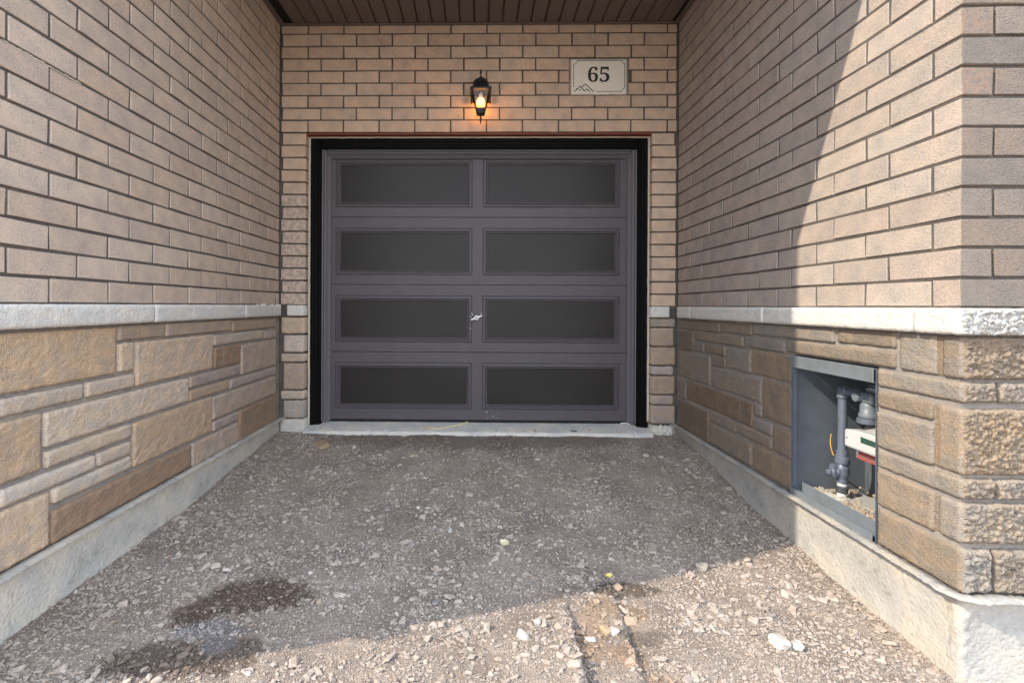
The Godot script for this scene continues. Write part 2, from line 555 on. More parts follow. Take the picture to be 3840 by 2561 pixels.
func on_left(z: float, y: float) -> Vector3: return Vector3(0, y, z)
func on_right(z: float, y: float) -> Vector3: return Vector3(XR, y, z)
func on_back(x: float, y: float) -> Vector3: return Vector3(x, y, 0)
func on_front(x: float, y: float) -> Vector3: return Vector3(x, y, ZC)

func band_stone(wall: Node3D, b: Basis, a0: float, a1: float, at: Callable, rough := false, y0 := -0.078, y1 := -0.001) -> void:
	stone_seed += 1
	var mesh := stone_mesh(a1 - a0 - 0.004, y1 - y0, 0.11, stone_seed, 0.018 if rough else 0.004, 0.0048 if rough else 0.011, 0.007, 0.004, 26.0 if rough else 12.0, 85.0 if rough else 36.0, 0.0015)
	var p: Vector3 = at.call((a0 + a1) * 0.5, (y0 + y1) * 0.5)
	piece("band_stone", mesh, M.band_rough if rough else M.band, wall, Transform3D(b, p + b.z * 0.031))

# poured foundation: follows a path of (point, outward normal) from y_lo to y_hi with a top ledge
func foundation(path: Array, y_lo: float, y_hi: float, rough_at: float, rough_len: float) -> ArrayMesh:
	var total := 0.0
	var seg: Array[float] = []
	for i in path.size() - 1:
		var l: float = (path[i + 1] - path[i]).length()
		seg.append(l)
		total += l
	var locate := func(s: float) -> Array:
		var d := s
		for i in seg.size():
			if d <= seg[i] or i == seg.size() - 1:
				var dir: Vector2 = (path[i + 1] - path[i]).normalized()
				return [path[i] + dir * d, Vector2(dir.y, -dir.x)]
			d -= seg[i]
		return []
	var cell := 0.009
	var nu := int(total / cell)
	var nv := 46
	var st := begin(false)
	# depth of the surface behind its plane, and the height of the top arris, at a length s along the wall
	var point := func(s: float, y: float, top: bool, inn: float) -> Vector3:
		var a: Array = locate.call(s)
		var b0: Array = locate.call(maxf(s - 0.006, 0.0))
		var b1: Array = locate.call(minf(s + 0.006, total))
		var n: Vector2 = (b0[1] + b1[1]).normalized()
		var p: Vector2 = a[0]
		var near := smoothstep(0.05, 0.0, y_hi - y)
		var chip := maxf(0.0, noise.get_noise_2d(s * 3.1, 7.0) - 0.30) * maxf(0.0, fine.get_noise_2d(s * 37.0, 7.0) + 0.2) * 0.030 + maxf(0.0, fine.get_noise_2d(s * 90.0, 17.0) - 0.05) * 0.003
		var disp := 0.0028 * noise.get_noise_3d(p.x * 7.0, y * 9.0, p.y * 7.0) + 0.0009 * fine.get_noise_3d(p.x * 60.0, y * 60.0, p.y * 60.0)
		var k := exp(-pow((s - rough_at) / rough_len, 2.0)) if rough_len > 0.0 else 0.0
		disp += k * (0.007 * fine.get_noise_3d(p.x * 55.0, y * 45.0, p.y * 55.0) + 0.004 * noise.get_noise_3d(p.x * 40.0, y * 40.0, p.y * 40.0) - 0.004)
		# form seams: faint vertical lines
		disp -= 0.0012 * exp(-pow((fposmod(s, 0.61) - 0.3) / 0.004, 2.0))
		disp -= near * chip * 0.6
		var yy := y - (chip if top else chip * smoothstep(0.012, 0.0, y_hi - y)) 
		return Vector3(p.x, yy, p.y) + Vector3(n.x, 0, n.y) * (disp - inn)
	var face := func(u: float, v: float) -> Vector3:
		return point.call(u * total, lerpf(y_lo, y_hi, 1.0 - pow(1.0 - v, 1.25)), false, 0.0)
	var ledge := func(u: float, v: float) -> Vector3:
		var p: Vector3 = point.call(u * total, y_hi, true, v * 0.05)
		return p
	var base := sheet_into(st, nu, nv, face)
	sheet_into(st, nu, 2, ledge, base)
	return finish(st)

# ------------------------------------------------------------------ ground
func piecewise(t: float, xs: Array, ys: Array) -> float:
	if t <= xs[0]:
		return ys[0]
	for i in xs.size() - 1:
		if t <= xs[i + 1]:
			return lerpf(ys[i], ys[i + 1], (t - xs[i]) / (xs[i + 1] - xs[i]))
	return ys[-1] - (t - xs[-1]) * 0.03

var gl_z := [0.0, 0.2, 0.66, 1.17, 1.75, 2.1, 3.0]
var gl_y := [-0.915, -0.931, -0.972, -1.013, -1.024, -1.03, -1.06]
var gr_z := [0.0, 0.09, 0.54, 1.0, 1.4, 1.77, 2.05, 3.0]
var gr_y := [-0.915, -0.922, -0.960, -1.038, -1.067, -1.098, -1.108, -1.14]

func ground_y(x: float, z: float) -> float:
	var l := piecewise(z, gl_z, gl_y)
	var r := piecewise(z, gr_z, gr_y)
	var c := lerpf(l, r, smoothstep(0.15, 0.95, x / XR)) - 0.004 * sin(clampf(x / XR, 0, 1) * PI)
	c = lerpf(c, -0.938 + 0.5 * (c + 0.938), exp(-maxf(z, 0.0) / 0.12) * smoothstep(0.1, 0.3, x) * (1.0 - smoothstep(2.6, 2.75, x)))
	var near := exp(-Vector2(x - 1.4, z - 1.4).length_squared() / 6.0)
	c += 0.010 * noise.get_noise_2d(x * 2.2, z * 2.2 + 30.0) + near * (0.005 * noise.get_noise_2d(x * 9.0, z * 9.0) + 0.0035 * fine.get_noise_2d(x * 30.0, z * 30.0) + 0.002 * fine.get_noise_2d(x * 85.0 + 9.0, z * 85.0))
	# tyre ruts
	for rut in [[1.765, -0.018, 1.84, 0.045, 2.9], [1.950, -0.055, 1.72, 0.026, 2.35]]:
		var d: float = x - (rut[0] + rut[1] * (z - 1.8)) + 0.008 * noise.get_noise_2d(z * 20.0, rut[0] * 9.0)
		var on: float = smoothstep(rut[2] - 0.12, rut[2] + 0.12, z) * (1.0 - smoothstep(rut[4] - 0.2, rut[4], z))
		if d < 0.0:
			c += on * rut[3] * 0.55 * exp(d / 0.09)
		else:
			c -= on * rut[3] * 0.6 * exp(-d / 0.07) * smoothstep(0.0, 0.012, d)
	return c

func blob(x: float, z: float, cx: float, cz: float, rx: float, rz: float, turn := 0.0) -> float:
	var d := Vector2(x - cx, z - cz).rotated(turn)
	var r := sqrt(d.x * d.x / (rx * rx) + d.y * d.y / (rz * rz))
	r += 0.30 * noise.get_noise_2d(x * 16.0, z * 16.0) + 0.16 * fine.get_noise_2d(x * 30.0, z * 30.0)
	return 1.0 - smoothstep(0.72, 1.12, r)

# stains that lie on the ground: [wetness 0..1, colour]
func stain(x: float, z: float, c: Color, stone := 1.0) -> Color:
	var wet := maxf(blob(x, z, 0.665, 1.835, 0.195, 0.105, 0.15), blob(x, z, 0.51, 1.94, 0.09, 0.08, 0.8))
	var wet2 := maxf(blob(x, z, 0.55, 2.15, 0.22, 0.085, 0.05), blob(x, z, 0.68, 2.12, 0.13, 0.09))
	var wet3 := maxf(blob(x, z, 2.03, 1.68, 0.12, 0.045), blob(x, z, 1.945, 1.70, 0.06, 0.05))
	var blue := maxf(blob(x, z, 0.60, 2.02, 0.12, 0.055), blob(x, z, 0.665, 2.08, 0.06, 0.05))
	c = c.lerp(Color(0.095, 0.060, 0.040), wet * 0.88 * stone)
	c = c.lerp(Color(0.105, 0.074, 0.054), wet2 * 0.82 * stone)
	c = c.lerp(Color(0.075, 0.055, 0.040), wet3 * 0.75 * stone)
	c = c.lerp(Color(0.265, 0.265, 0.285), blue * 0.5)
	var rust := 0.0
	for o in [[1.896, 1.80, 0.07, 0.06], [1.985, 1.815, 0.08, 0.06], [1.815, 1.965, 0.05, 0.09], [1.92, 2.03, 0.07, 0.06], [2.0, 2.15, 0.07, 0.06], [1.85, 1.88, 0.06, 0.08]]:
		rust = maxf(rust, blob(x, z, o[0], o[1], o[2], o[3]))
	c = c.lerp(Color(0.33, 0.215, 0.125), rust * 0.45)
	c = c.lerp(Color(0.17, 0.14, 0.115), blob(x, z, 1.985, 1.93, 0.10, 0.04) * 0.7)
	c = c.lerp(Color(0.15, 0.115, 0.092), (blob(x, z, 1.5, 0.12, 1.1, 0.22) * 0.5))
	return c

func soil_color(x: float, z: float) -> Color:
	var t := 0.5 + 0.5 * noise.get_noise_2d(x * 2.6 + 50.0, z * 2.6)
	var c := Color(0.30, 0.248, 0.212).lerp(Color(0.405, 0.345, 0.298), smoothstep(0.25, 0.75, t))
	return stain(x, z, c)

func make_ground() -> void:
	var st := begin(false)
	# fine part in view, then rings out to the horizon: one sheet with graded lines
	var xs: Array[float] = []
	var zs: Array[float] = []
	for v in [-400.0, -120.0, -40.0, -15.0, -6.0, -3.0, -1.5, -0.8, -0.4, -0.15]:
		xs.append(v)
	var x := 0.0
	while x < 2.93:
		xs.append(x); x += 0.0125
	for v in [3.1, 3.4, 3.9, 4.6, 6.0, 9.0, 16.0, 40.0, 120.0, 400.0]:
		xs.append(v)
	for v in [-400.0, -120.0, -40.0, -12.0, -4.0, -1.5, -0.5, -0.2]:
		zs.append(v)
	var z := -0.05
	while z < 2.5:
		zs.append(z); z += 0.0125
	for v in [2.6, 2.75, 3.0, 3.3, 3.7, 4.2, 5.0, 6.5, 9.0, 14.0, 25.0, 60.0, 150.0, 400.0]:
		zs.append(v)
	for zz in zs:
		for xx in xs:
			st.set_color(soil_color(xx, zz))
			st.add_vertex(Vector3(xx, ground_y(xx, minf(zz, 12.0)) if zz > -0.3 else -1.25, zz))
	var nx := xs.size()
	for j in zs.size() - 1:
		for i in nx - 1:
			var a := j * nx + i
			st.add_index(a); st.add_index(a + 1); st.add_index(a + nx + 1)
			st.add_index(a); st.add_index(a + nx + 1); st.add_index(a + nx)
	var g := MeshInstance3D.new()
	g.mesh = finish(st)
	g.material_override = M.soil
	g.name = "ground"
	g.set_meta("kind", "structure")
	g.set_meta("label", "dusty grey brown gravel ground with dark wet patches and rust stains")
	add_child(g, true)

func chip_color(x: float, z: float, r: RandomNumberGenerator) -> Color:
	var t := r.randf()
	var c := Color(0.32, 0.272, 0.240).lerp(Color(0.475, 0.415, 0.370), t)
	var k := r.randf()
	if k < 0.03:
		c = Color(0.56, 0.53, 0.50)
	elif k < 0.055:
		c = Color(0.42, 0.33, 0.26)
	elif k < 0.13:
		c = Color(0.25, 0.235, 0.23)
	# dust settles on the stones where wheels grind them
	var dust := smoothstep(0.35, 0.75, 0.5 + 0.6 * noise.get_noise_2d(x * 1.7 + 3.0, z * 1.7 + 8.0) + 0.25 * smoothstep(1.6, 2.2, z) * (1.0 - smoothstep(1.9, 2.5, x)))
	c = c.lerp(Color(0.37, 0.312, 0.268), 0.55 * dust)
	return stain(x, z, c, 0.92 if r.randf() < 0.88 else 0.15)

func make_gravel() -> void:
	var r := RandomNumberGenerator.new()
	r.seed = 4711
	var root := Node3D.new()
	root.name = "gravel"
	root.set_meta("kind", "stuff")
	root.set_meta("label", "loose crushed stone chips strewn over the ground")
	add_child(root, true)
	var meshes := []
	for i in 7:
		meshes.append(cbox(Vector3(1.0, 0.34 + 0.05 * (i % 3), 0.64 + 0.05 * (i % 4)), 0.14, 0.13, 900 + i * 31))
	var lists := []
	for i in meshes.size():
		lists.append([])
	# [how many, smallest, largest, x range, z range, share kept where the ground is dusty]
	var layers := [[3800, 0.016, 0.036, -0.02, 2.88, 0.03, 2.6, 0.06], [36000, 0.007, 0.016, -0.02, 2.88, 0.02, 2.6, 0.25], [130000, 0.003, 0.008, 0.0, 2.88, 0.02, 2.5, 0.6], [6000, 0.012, 0.034, -3.0, 6.0, 2.45, 5.5, 0.6]]
	for L in layers:
		for i in L[0]:
			var x := r.randf_range(L[3], L[4])
			var z := r.randf_range(L[5], L[6])
			var dens := 0.5 + 0.9 * noise.get_noise_2d(x * 3.1 + 11.0, z * 3.1 + 5.0) + 0.35 * fine.get_noise_2d(x * 7.0, z * 7.0)
			# more stones by the walls and on the right where nobody drives
			dens += 0.35 * smoothstep(0.7, 0.0, x) + 0.5 * smoothstep(2.0, 2.6, x) * smoothstep(0.9, 1.6, z) - 0.45 * smoothstep(0.5, 0.0, z) * smoothstep(0.2, 0.5, x)
			if r.randf() > lerpf(L[7], 1.0, smoothstep(0.25, 0.8, dens)):
				continue
			var s: float = lerpf(L[1], L[2], pow(r.randf(), 2.2))
			var b := Basis(Vector3.UP, r.randf() * TAU) * Basis(Vector3(1, 0, 0), r.randf_range(-0.45, 0.45)) * Basis(Vector3(0, 0, 1), r.randf_range(-0.4, 0.4))
			b = b.scaled_local(Vector3(s * r.randf_range(0.8, 1.25), s * r.randf_range(0.7, 1.25), s * r.randf_range(0.75, 1.15)))
			var y := ground_y(x, z) + s * r.randf_range(-0.04, 0.20)
			lists[r.randi() % meshes.size()].append([Transform3D(b, Vector3(x, y, z)), chip_color(x, z, r)])
	for i in meshes.size():
		var mm := MultiMesh.new()
		mm.transform_format = MultiMesh.TRANSFORM_3D
		mm.use_colors = true
		mm.mesh = meshes[i]
		mm.instance_count = lists[i].size()
		for k in lists[i].size():
			mm.set_instance_transform(k, lists[i][k][0])
			mm.set_instance_color(k, lists[i][k][1])
		var n := MultiMeshInstance3D.new()
		n.multimesh = mm
		n.material_override = M.chip
		n.name = "stone_chips" if i == 0 else "stone_chips_%03d" % i
		n.set_meta("kind", "stuff")
		root.add_child(n, true)

func loose_stone(x: float, z: float, size: Vector3, m: Material, seed_: int, label: String, sink := 0.3, group := "") -> void:
	var mesh := cbox(size, minf(size.x, minf(size.y, size.z)) * 0.28, minf(size.x, size.z) * 0.14, seed_)
	single("loose_stone", mesh, m, label, "stone", Transform3D(Basis(Vector3.UP, seed_ * 1.3) * Basis(Vector3.RIGHT, 0.2), Vector3(x, ground_y(x, z) + size.y * (0.5 - sink), z)), group)

# ------------------------------------------------------------------ walls
func make_left_wall() -> void:
	var w := thing("left_side_wall", "pale brick side wall above tan coursed stone, left of the garage door", "wall")
	var h := SOFFIT + 0.05
	part("brick_mortar", bx(Vector3(-0.40, -0.02, -0.30), Vector3(-0.0045, h, ZL - 0.009)), M.mortar_dark, w)
	part("upper_masonry", bx(Vector3(-0.40, h + 0.003, -0.30), Vector3(-0.002, 4.6, ZL - 0.002)), M.upper, w)
	part("stone_mortar", bx(Vector3(-0.40, -1.4, -0.297), Vector3(-0.0095, -0.024, ZL - 0.012)), M.mortar_grey, w)
	for k in 24:
		var y0 := k * CP + JOINT * 0.5
		var y1 := minf((k + 1) * CP - JOINT * 0.5, SOFFIT + 0.03)
		if y1 - y0 < 0.02:
			continue
		var j := JOINT * 0.5
		var joint := 0.3279 + (0.150 if k % 2 else 0.0) - BL * 2
		var a := 0.012
		while a < ZL - 0.02:
			while joint < a + 0.02:
				joint += BL
			var b := minf(joint, ZL)
			if ZL - b < 0.06:
				b = ZL
			lay(w, B_LEFT, a + (j if a > 0.02 else 0.0), b - (j if b < ZL else 0.0), y0, y1, on_left)
			a = b
	# the band
	var cuts := [0.035, 0.585, 1.425, ZL + 0.03]
	for i in 3:
		band_stone(w, B_LEFT, cuts[i], cuts[i + 1], on_left)
	# coursed stone (z from, z to, bottom, top)
	var S := func(z0: float, z1: float, y0: float, y1: float, m: String, amp := 0.007) -> void:
		rock(w, B_LEFT, z0, z1, y0, y1, on_left, m, 0.005, amp)
	S.call(1.619, ZL, -0.277, -0.090, "tan", 0.008)
	S.call(1.521, 1.607, -0.277, -0.157, "tan")
	S.call(1.783, 2.102, -0.346, -0.290, "light", 0.005)
	S.call(2.112, ZL, -0.346, -0.290, "sand", 0.005)
	S.call(1.513, 1.772, -0.346, -0.290, "light", 0.004)
	S.call(1.128, 1.946, -0.482, -0.364, "sand", 0.009)
	S.call(1.955, ZL, -0.549, -0.362, "tan", 0.008)
	S.call(1.530, 1.942, -0.552, -0.496, "sand", 0.005)
	S.call(1.534, 1.717, -0.620, -0.568, "light", 0.004)
	S.call(1.727, 2.106, -0.620, -0.567, "light", 0.005)
	S.call(2.116, ZL, -0.620, -0.562, "tan", 0.005)
	S.call(1.534, 1.915, -0.683, -0.630, "light", 0.005)
	S.call(1.104, 1.920, -0.818, -0.704, "brown", 0.009)
	S.call(1.928, ZL, -0.815, -0.632, "tan", 0.008)
	S.call(1.316, 1.610, -0.148, -0.088, "mid", 0.003)
	S.call(0.700, 1.308, -0.150, -0.088, "mid", 0.003)
	S.call(0.065, 0.691, -0.158, -0.094, "mid", 0.003)
	S.call(0.901, 1.507, -0.347, -0.160, "tan", 0.009)
	S.call(0.264, 0.892, -0.226, -0.168, "light", 0.004)
	S.call(0.062, 0.252, -0.232, -0.172, "mauve", 0.004)
	S.call(0.585, 0.888, -0.352, -0.236, "brown", 0.008)
	S.call(0.060, 0.578, -0.428, -0.243, "mid", 0.009)
	S.call(0.591, 1.118, -0.420, -0.363, "mauve", 0.005)
	S.call(0.067, 0.712, -0.493, -0.438, "mauve", 0.005)
	S.call(0.722, 1.117, -0.487, -0.432, "mid", 0.004)
	S.call(0.064, 0.899, -0.630, -0.504, "mid", 0.009)
	S.call(0.908, 1.520, -0.688, -0.498, "tan", 0.009)
	S.call(0.613, 0.898, -0.694, -0.640, "mauve", 0.004)
	S.call(0.062, 0.604, -0.835, -0.641, "brown", 0.009)
	S.call(0.613, 1.094, -0.824, -0.704, "mid", 0.009)
	# poured foundation, proud of the stone
	part("foundation", foundation([Vector2(0.0015, ZL + 0.006), Vector2(0.0015, -0.2)], -1.35, -0.8175, -1.0, 0.0), M.concrete, w)
	part("foundation_end", bx(Vector3(-0.40, -1.45, ZL - 0.01), Vector3(-0.003, -0.85, ZL + 0.003), 0.004), M.concrete, w)

func make_back_wall() -> void:
	var w := thing("garage_front_wall", "warm beige brick wall around and above the grey garage door", "wall")
	var top := SOFFIT + 0.05
	part("brick_mortar", bx(Vector3(-0.004, 1.256, -0.30), Vector3(XR + 0.004, top, -0.006)), M.mortar_dark, w)
	part("pier_mortar", bx(Vector3(-0.004, -0.02, -0.30), Vector3(0.172, 1.253, -0.0095)), M.mortar_dark, w)
	part("pier_mortar", bx(Vector3(2.702, -0.02, -0.30), Vector3(XR + 0.004, 1.253, -0.0095)), M.mortar_dark, w)
	part("stone_mortar", bx(Vector3(-0.004, -1.3, -0.30), Vector3(0.166, -0.024, -0.012)), M.mortar_dark, w)
	part("stone_mortar", bx(Vector3(2.706, -1.3, -0.30), Vector3(XR + 0.004, -0.024, -0.012)), M.mortar_dark, w)
	part("light_blocker", bx(Vector3(-0.2, -1.4, -0.52), Vector3(XR + 0.2, 4.6, -0.34)), M.upper, w)  # unseen slab added behind the door to stop light leaking through
	# above the door
	var px0 := 2.094
	var px1 := 2.519
	var py0 := 1.517
	var py1 := 1.787
	for k in range(14, 24):
		var y0 := k * CP + JOINT * 0.5 + 0.002
		var y1 := minf((k + 1) * CP - JOINT * 0.5 + 0.002, SOFFIT + 0.03)
		if y1 - y0 < 0.02:
			continue
		var odd := k % 2 == 0
		var joint := (0.202 if odd else 0.296) - 0.5192
		if not odd:
			joint -= 0.2596
		var a := 0.010 if odd else 0.018
		var stop := XR - (0.012 if odd else 0.014)
		var j := 0.0055
		while a < stop - 0.01:
			while joint < a + 0.03:
				joint += 0.2596
			var b := minf(joint, stop)
			var a1 := a + (j if a > 0.03 else 0.0)
			var b1 := b - (j if b < stop else 0.0)
			if y1 > py0 and y0 < py1 and b1 > px0 and a1 < px1:
				if a1 < px0:
					lay(w, B_BACK, a1, px0 - 0.002, y0, minf(y1, 99.0), on_back)
				if b1 > px1:
					lay(w, B_BACK, px1 + 0.002, b1, y0, y1, on_back, 0.09, "")
			else:
				lay(w, B_BACK, a1, b1, y0, y1, on_back)
			a = b
	part("plaque_mortar", bx(Vector3(px0 + 0.001, py0 + 0.004, -0.06), Vector3(px1 - 0.001, py1 - 0.004, -0.002), 0.002), M.mortar_grey, w)
	# the piers beside the door, one brick wide
	for k in 14:
		var y0 := k * CP + JOINT * 0.5
		var y1 := (k + 1) * CP - JOINT * 0.5 - 0.001
		lay(w, B_BACK, 0.022 if k % 2 else 0.010, 0.190 + rng.randf_range(-0.002, 0.001), y0, y1, on_back, 0.10, "brick_bloom" if k < 9 else "")
		lay(w, B_BACK, 2.690 + rng.randf_range(-0.001, 0.002), XR - (0.026 if k == 13 else (0.010 if k % 2 else 0.016)), y0, y1, on_back, 0.10)
	# steel lintel over the opening
	part("lintel", bx(Vector3(0.182, 1.2385, -0.10), Vector3(2.698, 1.2505, -0.003), 0.001), M.lintel, w)
	# band and pier stones
	band_stone(w, B_BACK, 0.062, 0.186, on_back)
	band_stone(w, B_BACK, 2.682, XR - 0.062, on_back)
	var left := [[-0.209, -0.088, "sand"], [-0.343, -0.219, "light"], [-0.414, -0.353, "light"], [-0.613, -0.423, "mid"], [-0.684, -0.623, "light"], [-0.822, -0.693, "grey"]]
	for i in left.size():
		var s: Array = left[i]
		rock(w, B_BACK, 0.012 if i % 2 == 0 else 0.030, 0.186 if i % 2 == 0 else 0.182, s[0], s[1], on_back, s[2], 0.004, 0.010, 0.10)
	var right := [[-0.147, -0.086, "grey"], [-0.283, -0.154, "mid"], [-0.420, -0.291, "mid"], [-0.491, -0.428, "mauve"], [-0.630, -0.499, "mid"], [-0.703, -0.638, "mauve"], [-0.840, -0.711, "mauve"]]
	for i in right.size():
		var s: Array = right[i]
		rock(w, B_BACK, 2.692, XR - (0.012 if i % 2 == 0 else 0.024), s[0], s[1], on_back, s[2], 0.004, 0.006, 0.10)
	# concrete below the piers
	part("pier_foundation", stone_mesh(0.182, 0.50, 0.2, 501, 0.004, 0.012, 0.012, 0.010), M.concrete, w, Transform3D(B_BACK, Vector3(0.099, -1.080, 0.014)))
	part("broken_pier_foundation", stone_mesh(0.176, 0.50, 0.2, 517, 0.03, 0.008, 0.05, 0.03, 22.0, 50.0, 0.012), M.concrete, w, Transform3D(B_BACK, Vector3(2.784, -1.105, 0.022)))

func make_right_wall() -> void:
	var w := thing("right_side_wall", "brick side wall above grey stone with the gas meter recess, sunlit at its corner", "wall")
	var h := SOFFIT + 0.05
	var xf := 3.95
	var z_in := ZC - 0.0085
	part("brick_mortar", bx(Vector3(XR + 0.0042, -0.02, -0.30), Vector3(xf, h, z_in)), M.mortar_dark, w)
	# stone backing with the recess left open
	part("stone_mortar", bx(Vector3(XR + 0.0075, -1.4, -0.297), Vector3(xf - 0.01, -0.024, 1.310)), M.mortar_grey, w)
	part("stone_mortar", bx(Vector3(XR + 0.0075, -1.4, 1.782), Vector3(xf - 0.01, -0.024, ZC - 0.010)), M.mortar_grey, w)
	part("stone_mortar", bx(Vector3(XR + 0.0075, -0.212, 1.3103), Vector3(xf - 0.02, -0.0243, 1.7817)), M.mortar_grey, w)
	part("stone_mortar", bx(Vector3(3.24, -1.4, 1.3105), Vector3(xf - 0.02, -0.2125, 1.7815)), M.mortar_grey, w)
	for k in 24:
		var y0 := k * CP + JOINT * 0.5
		var y1 := minf((k + 1) * CP - JOINT * 0.5, SOFFIT + 0.03)
		if y1 - y0 < 0.02:
			continue
		var j := JOINT * 0.5
		var even := k % 2 == 0
		var joint := (0.1246 if even else 1.829 - BL * 7) - BL
		var a := 0.012
		var last := 1.9936 if even else 1.829
		while a < last - 0.01:
			while joint < a + 0.02:
				joint += BL
			var b := minf(joint, last)
			lay(w, B_RIGHT, a + (j if a > 0.02 else 0.0), b - j, y0, y1, on_right, 0.09 if b < 1.8 else 0.0885)
			a = b
		# the corner brick shows on both faces; then the front
		var cm := "brick_rust" if k in [7, 9] else "shaded_front%d" % (rng.randi() % 3)
		if even:
			corner_brick(w, 1.9936 + j, y0, y1, 0.257, "shaded_front%d" % (rng.randi() % 3))
			lay(w, B_BACK, XR + 0.257 + JOINT, XR + 0.257 + JOINT + 0.257, y0, y1, on_front, 0.09, "shaded_front")
			lay(w, B_BACK, XR + 0.524 + JOINT, XR + 0.524 + 0.257, y0, y1, on_front, 0.09, "shaded_front")
			lay(w, B_BACK, XR + 0.781 + JOINT, XR + 1.06, y0, y1, on_front, 0.09, "shaded_front")
		else:
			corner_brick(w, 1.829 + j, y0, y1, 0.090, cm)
			lay(w, B_BACK, XR + 0.0995, XR + 0.0995 + 0.257, y0, y1, on_front, 0.09, "shaded_front")
			lay(w, B_BACK, XR + 0.367, XR + 0.367 + 0.257, y0, y1, on_front, 0.09, "shaded_front")
			lay(w, B_BACK, XR + 0.6345, XR + 0.6345 + 0.257, y0, y1, on_front, 0.09, "shaded_front")
	# band: the last one turns the corner and is split-faced in front
	var cuts := [0.062, 0.277, 1.122, 1.960]
	for i in 3:
		band_stone(w, B_RIGHT, cuts[i], cuts[i + 1], on_right)
	band_stone(w, B_RIGHT, 1.960, ZC + 0.030, on_right)
	band_stone(w, B_BACK, XR - 0.028, XR + 0.56, on_front, true)
	band_stone(w, B_BACK, XR + 0.56, XR + 1.06, on_front, true)
	var S := func(z0: float, z1: float, y0: float, y1: float, m: String, amp := 0.006) -> void:
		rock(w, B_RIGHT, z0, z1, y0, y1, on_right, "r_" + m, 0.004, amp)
	S.call(0.020, 0.624, -0.156, -0.092, "mid", 0.003)
	S.call(0.634, 0.970, -0.151, -0.092, "grey", 0.003)
	S.call(0.980, 1.573, -0.143, -0.086, "grey", 0.003)
	S.call(1.586, 1.863, -0.140, -0.083, "grey", 0.004)
	S.call(0.018, 0.272, -0.298, -0.166, "brown", 0.006)
	S.call(0.282, 0.887, -0.219, -0.160, "grey", 0.004)
	S.call(0.897, 1.252, -0.213, -0.153, "mauve", 0.003)
	S.call(1.262, 1.862, -0.208, -0.150, "grey", 0.003)
	S.call(0.282, 0.424, -0.291, -0.232, "mauve", 0.003)
	S.call(0.433, 0.698, -0.287, -0.230, "mauve", 0.004)
	S.call(0.016, 0.510, -0.488, -0.306, "mid", 0.006)
	S.call(0.521, 0.699, -0.356, -0.295, "mauve", 0.004)
	S.call(0.708, 0.965, -0.349, -0.228, "grey", 0.006)
	S.call(0.975, 1.308, -0.345, -0.219, "mid", 0.008)
	S.call(0.524, 1.062, -0.485, -0.362, "mid", 0.007)
	S.call(1.074, 1.308, -0.551, -0.355, "mid", 0.006)
	S.call(0.018, 0.161, -0.642, -0.512, "mauve", 0.005)
	S.call(0.171, 0.983, -0.628, -0.500, "brown", 0.009)
	S.call(0.993, 1.066, -0.557, -0.493, "mauve", 0.003)
	S.call(0.016, 0.496, -0.846, -0.655, "brown", 0.006)
	S.call(0.506, 0.821, -0.702, -0.640, "mid", 0.004)
	S.call(0.830, 1.155, -0.693, -0.630, "mauve", 0.004)
	S.call(0.994, 1.154, -0.628, -0.568, "mauve", 0.004)
	S.call(1.164, 1.308, -0.693, -0.567, "mid", 0.005)
	S.call(0.508, 0.977, -0.834, -0.712, "mid", 0.008)
	S.call(0.987, 1.308, -0.834, -0.703, "mid", 0.006)
	S.call(1.877, 2.015, -0.210, -0.084, "light", 0.005)
	S.call(1.784, 2.003, -0.354, -0.293, "sand", 0.004)
	S.call(1.784, 2.007, -0.495, -0.365, "light", 0.005)
	S.call(1.786, 2.008, -0.699, -0.573, "light", 0.005)
	# quoins: smooth on the side wall, split-faced in front
	var Q := func(z0: float, y0: float, y1: float, m: String, xs: Array) -> void:
		S.call(z0, ZC + 0.008, y0, y1, m, 0.003)
		for i in xs.size() - 1:
			stone_seed += 1
			var x0: float = xs[i] + (0.0 if i == 0 else 0.009)
			var x1: float = xs[i + 1]
			var mesh := stone_mesh(x1 - x0, y1 - y0 - 0.002, 0.09, stone_seed, 0.015, 0.0048, 0.009, 0.009, 26.0, 85.0, 0.003)
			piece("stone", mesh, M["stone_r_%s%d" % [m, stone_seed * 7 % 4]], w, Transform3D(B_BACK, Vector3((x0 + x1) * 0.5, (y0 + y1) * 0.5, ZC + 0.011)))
	Q.call(2.033, -0.211, -0.085, "mid", [XR + 0.002, XR + 0.32, XR + 0.75, XR + 1.05])
	Q.call(1.784, -0.280, -0.219, "sand", [XR, XR + 0.098, XR + 0.50, XR + 1.05])
	Q.call(2.017, -0.492, -0.298, "tan", [XR, XR + 0.36, XR + 0.80, XR + 1.05])
	Q.call(1.786, -0.565, -0.503, "sand", [XR, XR + 0.094, XR + 0.44, XR + 1.05])
	Q.call(2.024, -0.695, -0.575, "light", [XR + 0.002, XR + 0.42, XR + 1.05])
	Q.call(1.788, -0.840, -0.711, "grey", [XR + 0.002, XR + 0.086, XR + 0.45, XR + 1.05])
	# foundation, broken along its outer corner
	part("foundation", foundation([Vector2(XR - 0.0025, -0.2), Vector2(XR - 0.0025, ZC + 0.008), Vector2(xf, ZC + 0.008)], -1.5, -0.8385, ZC + 0.208, 0.035), M.concrete_right, w)

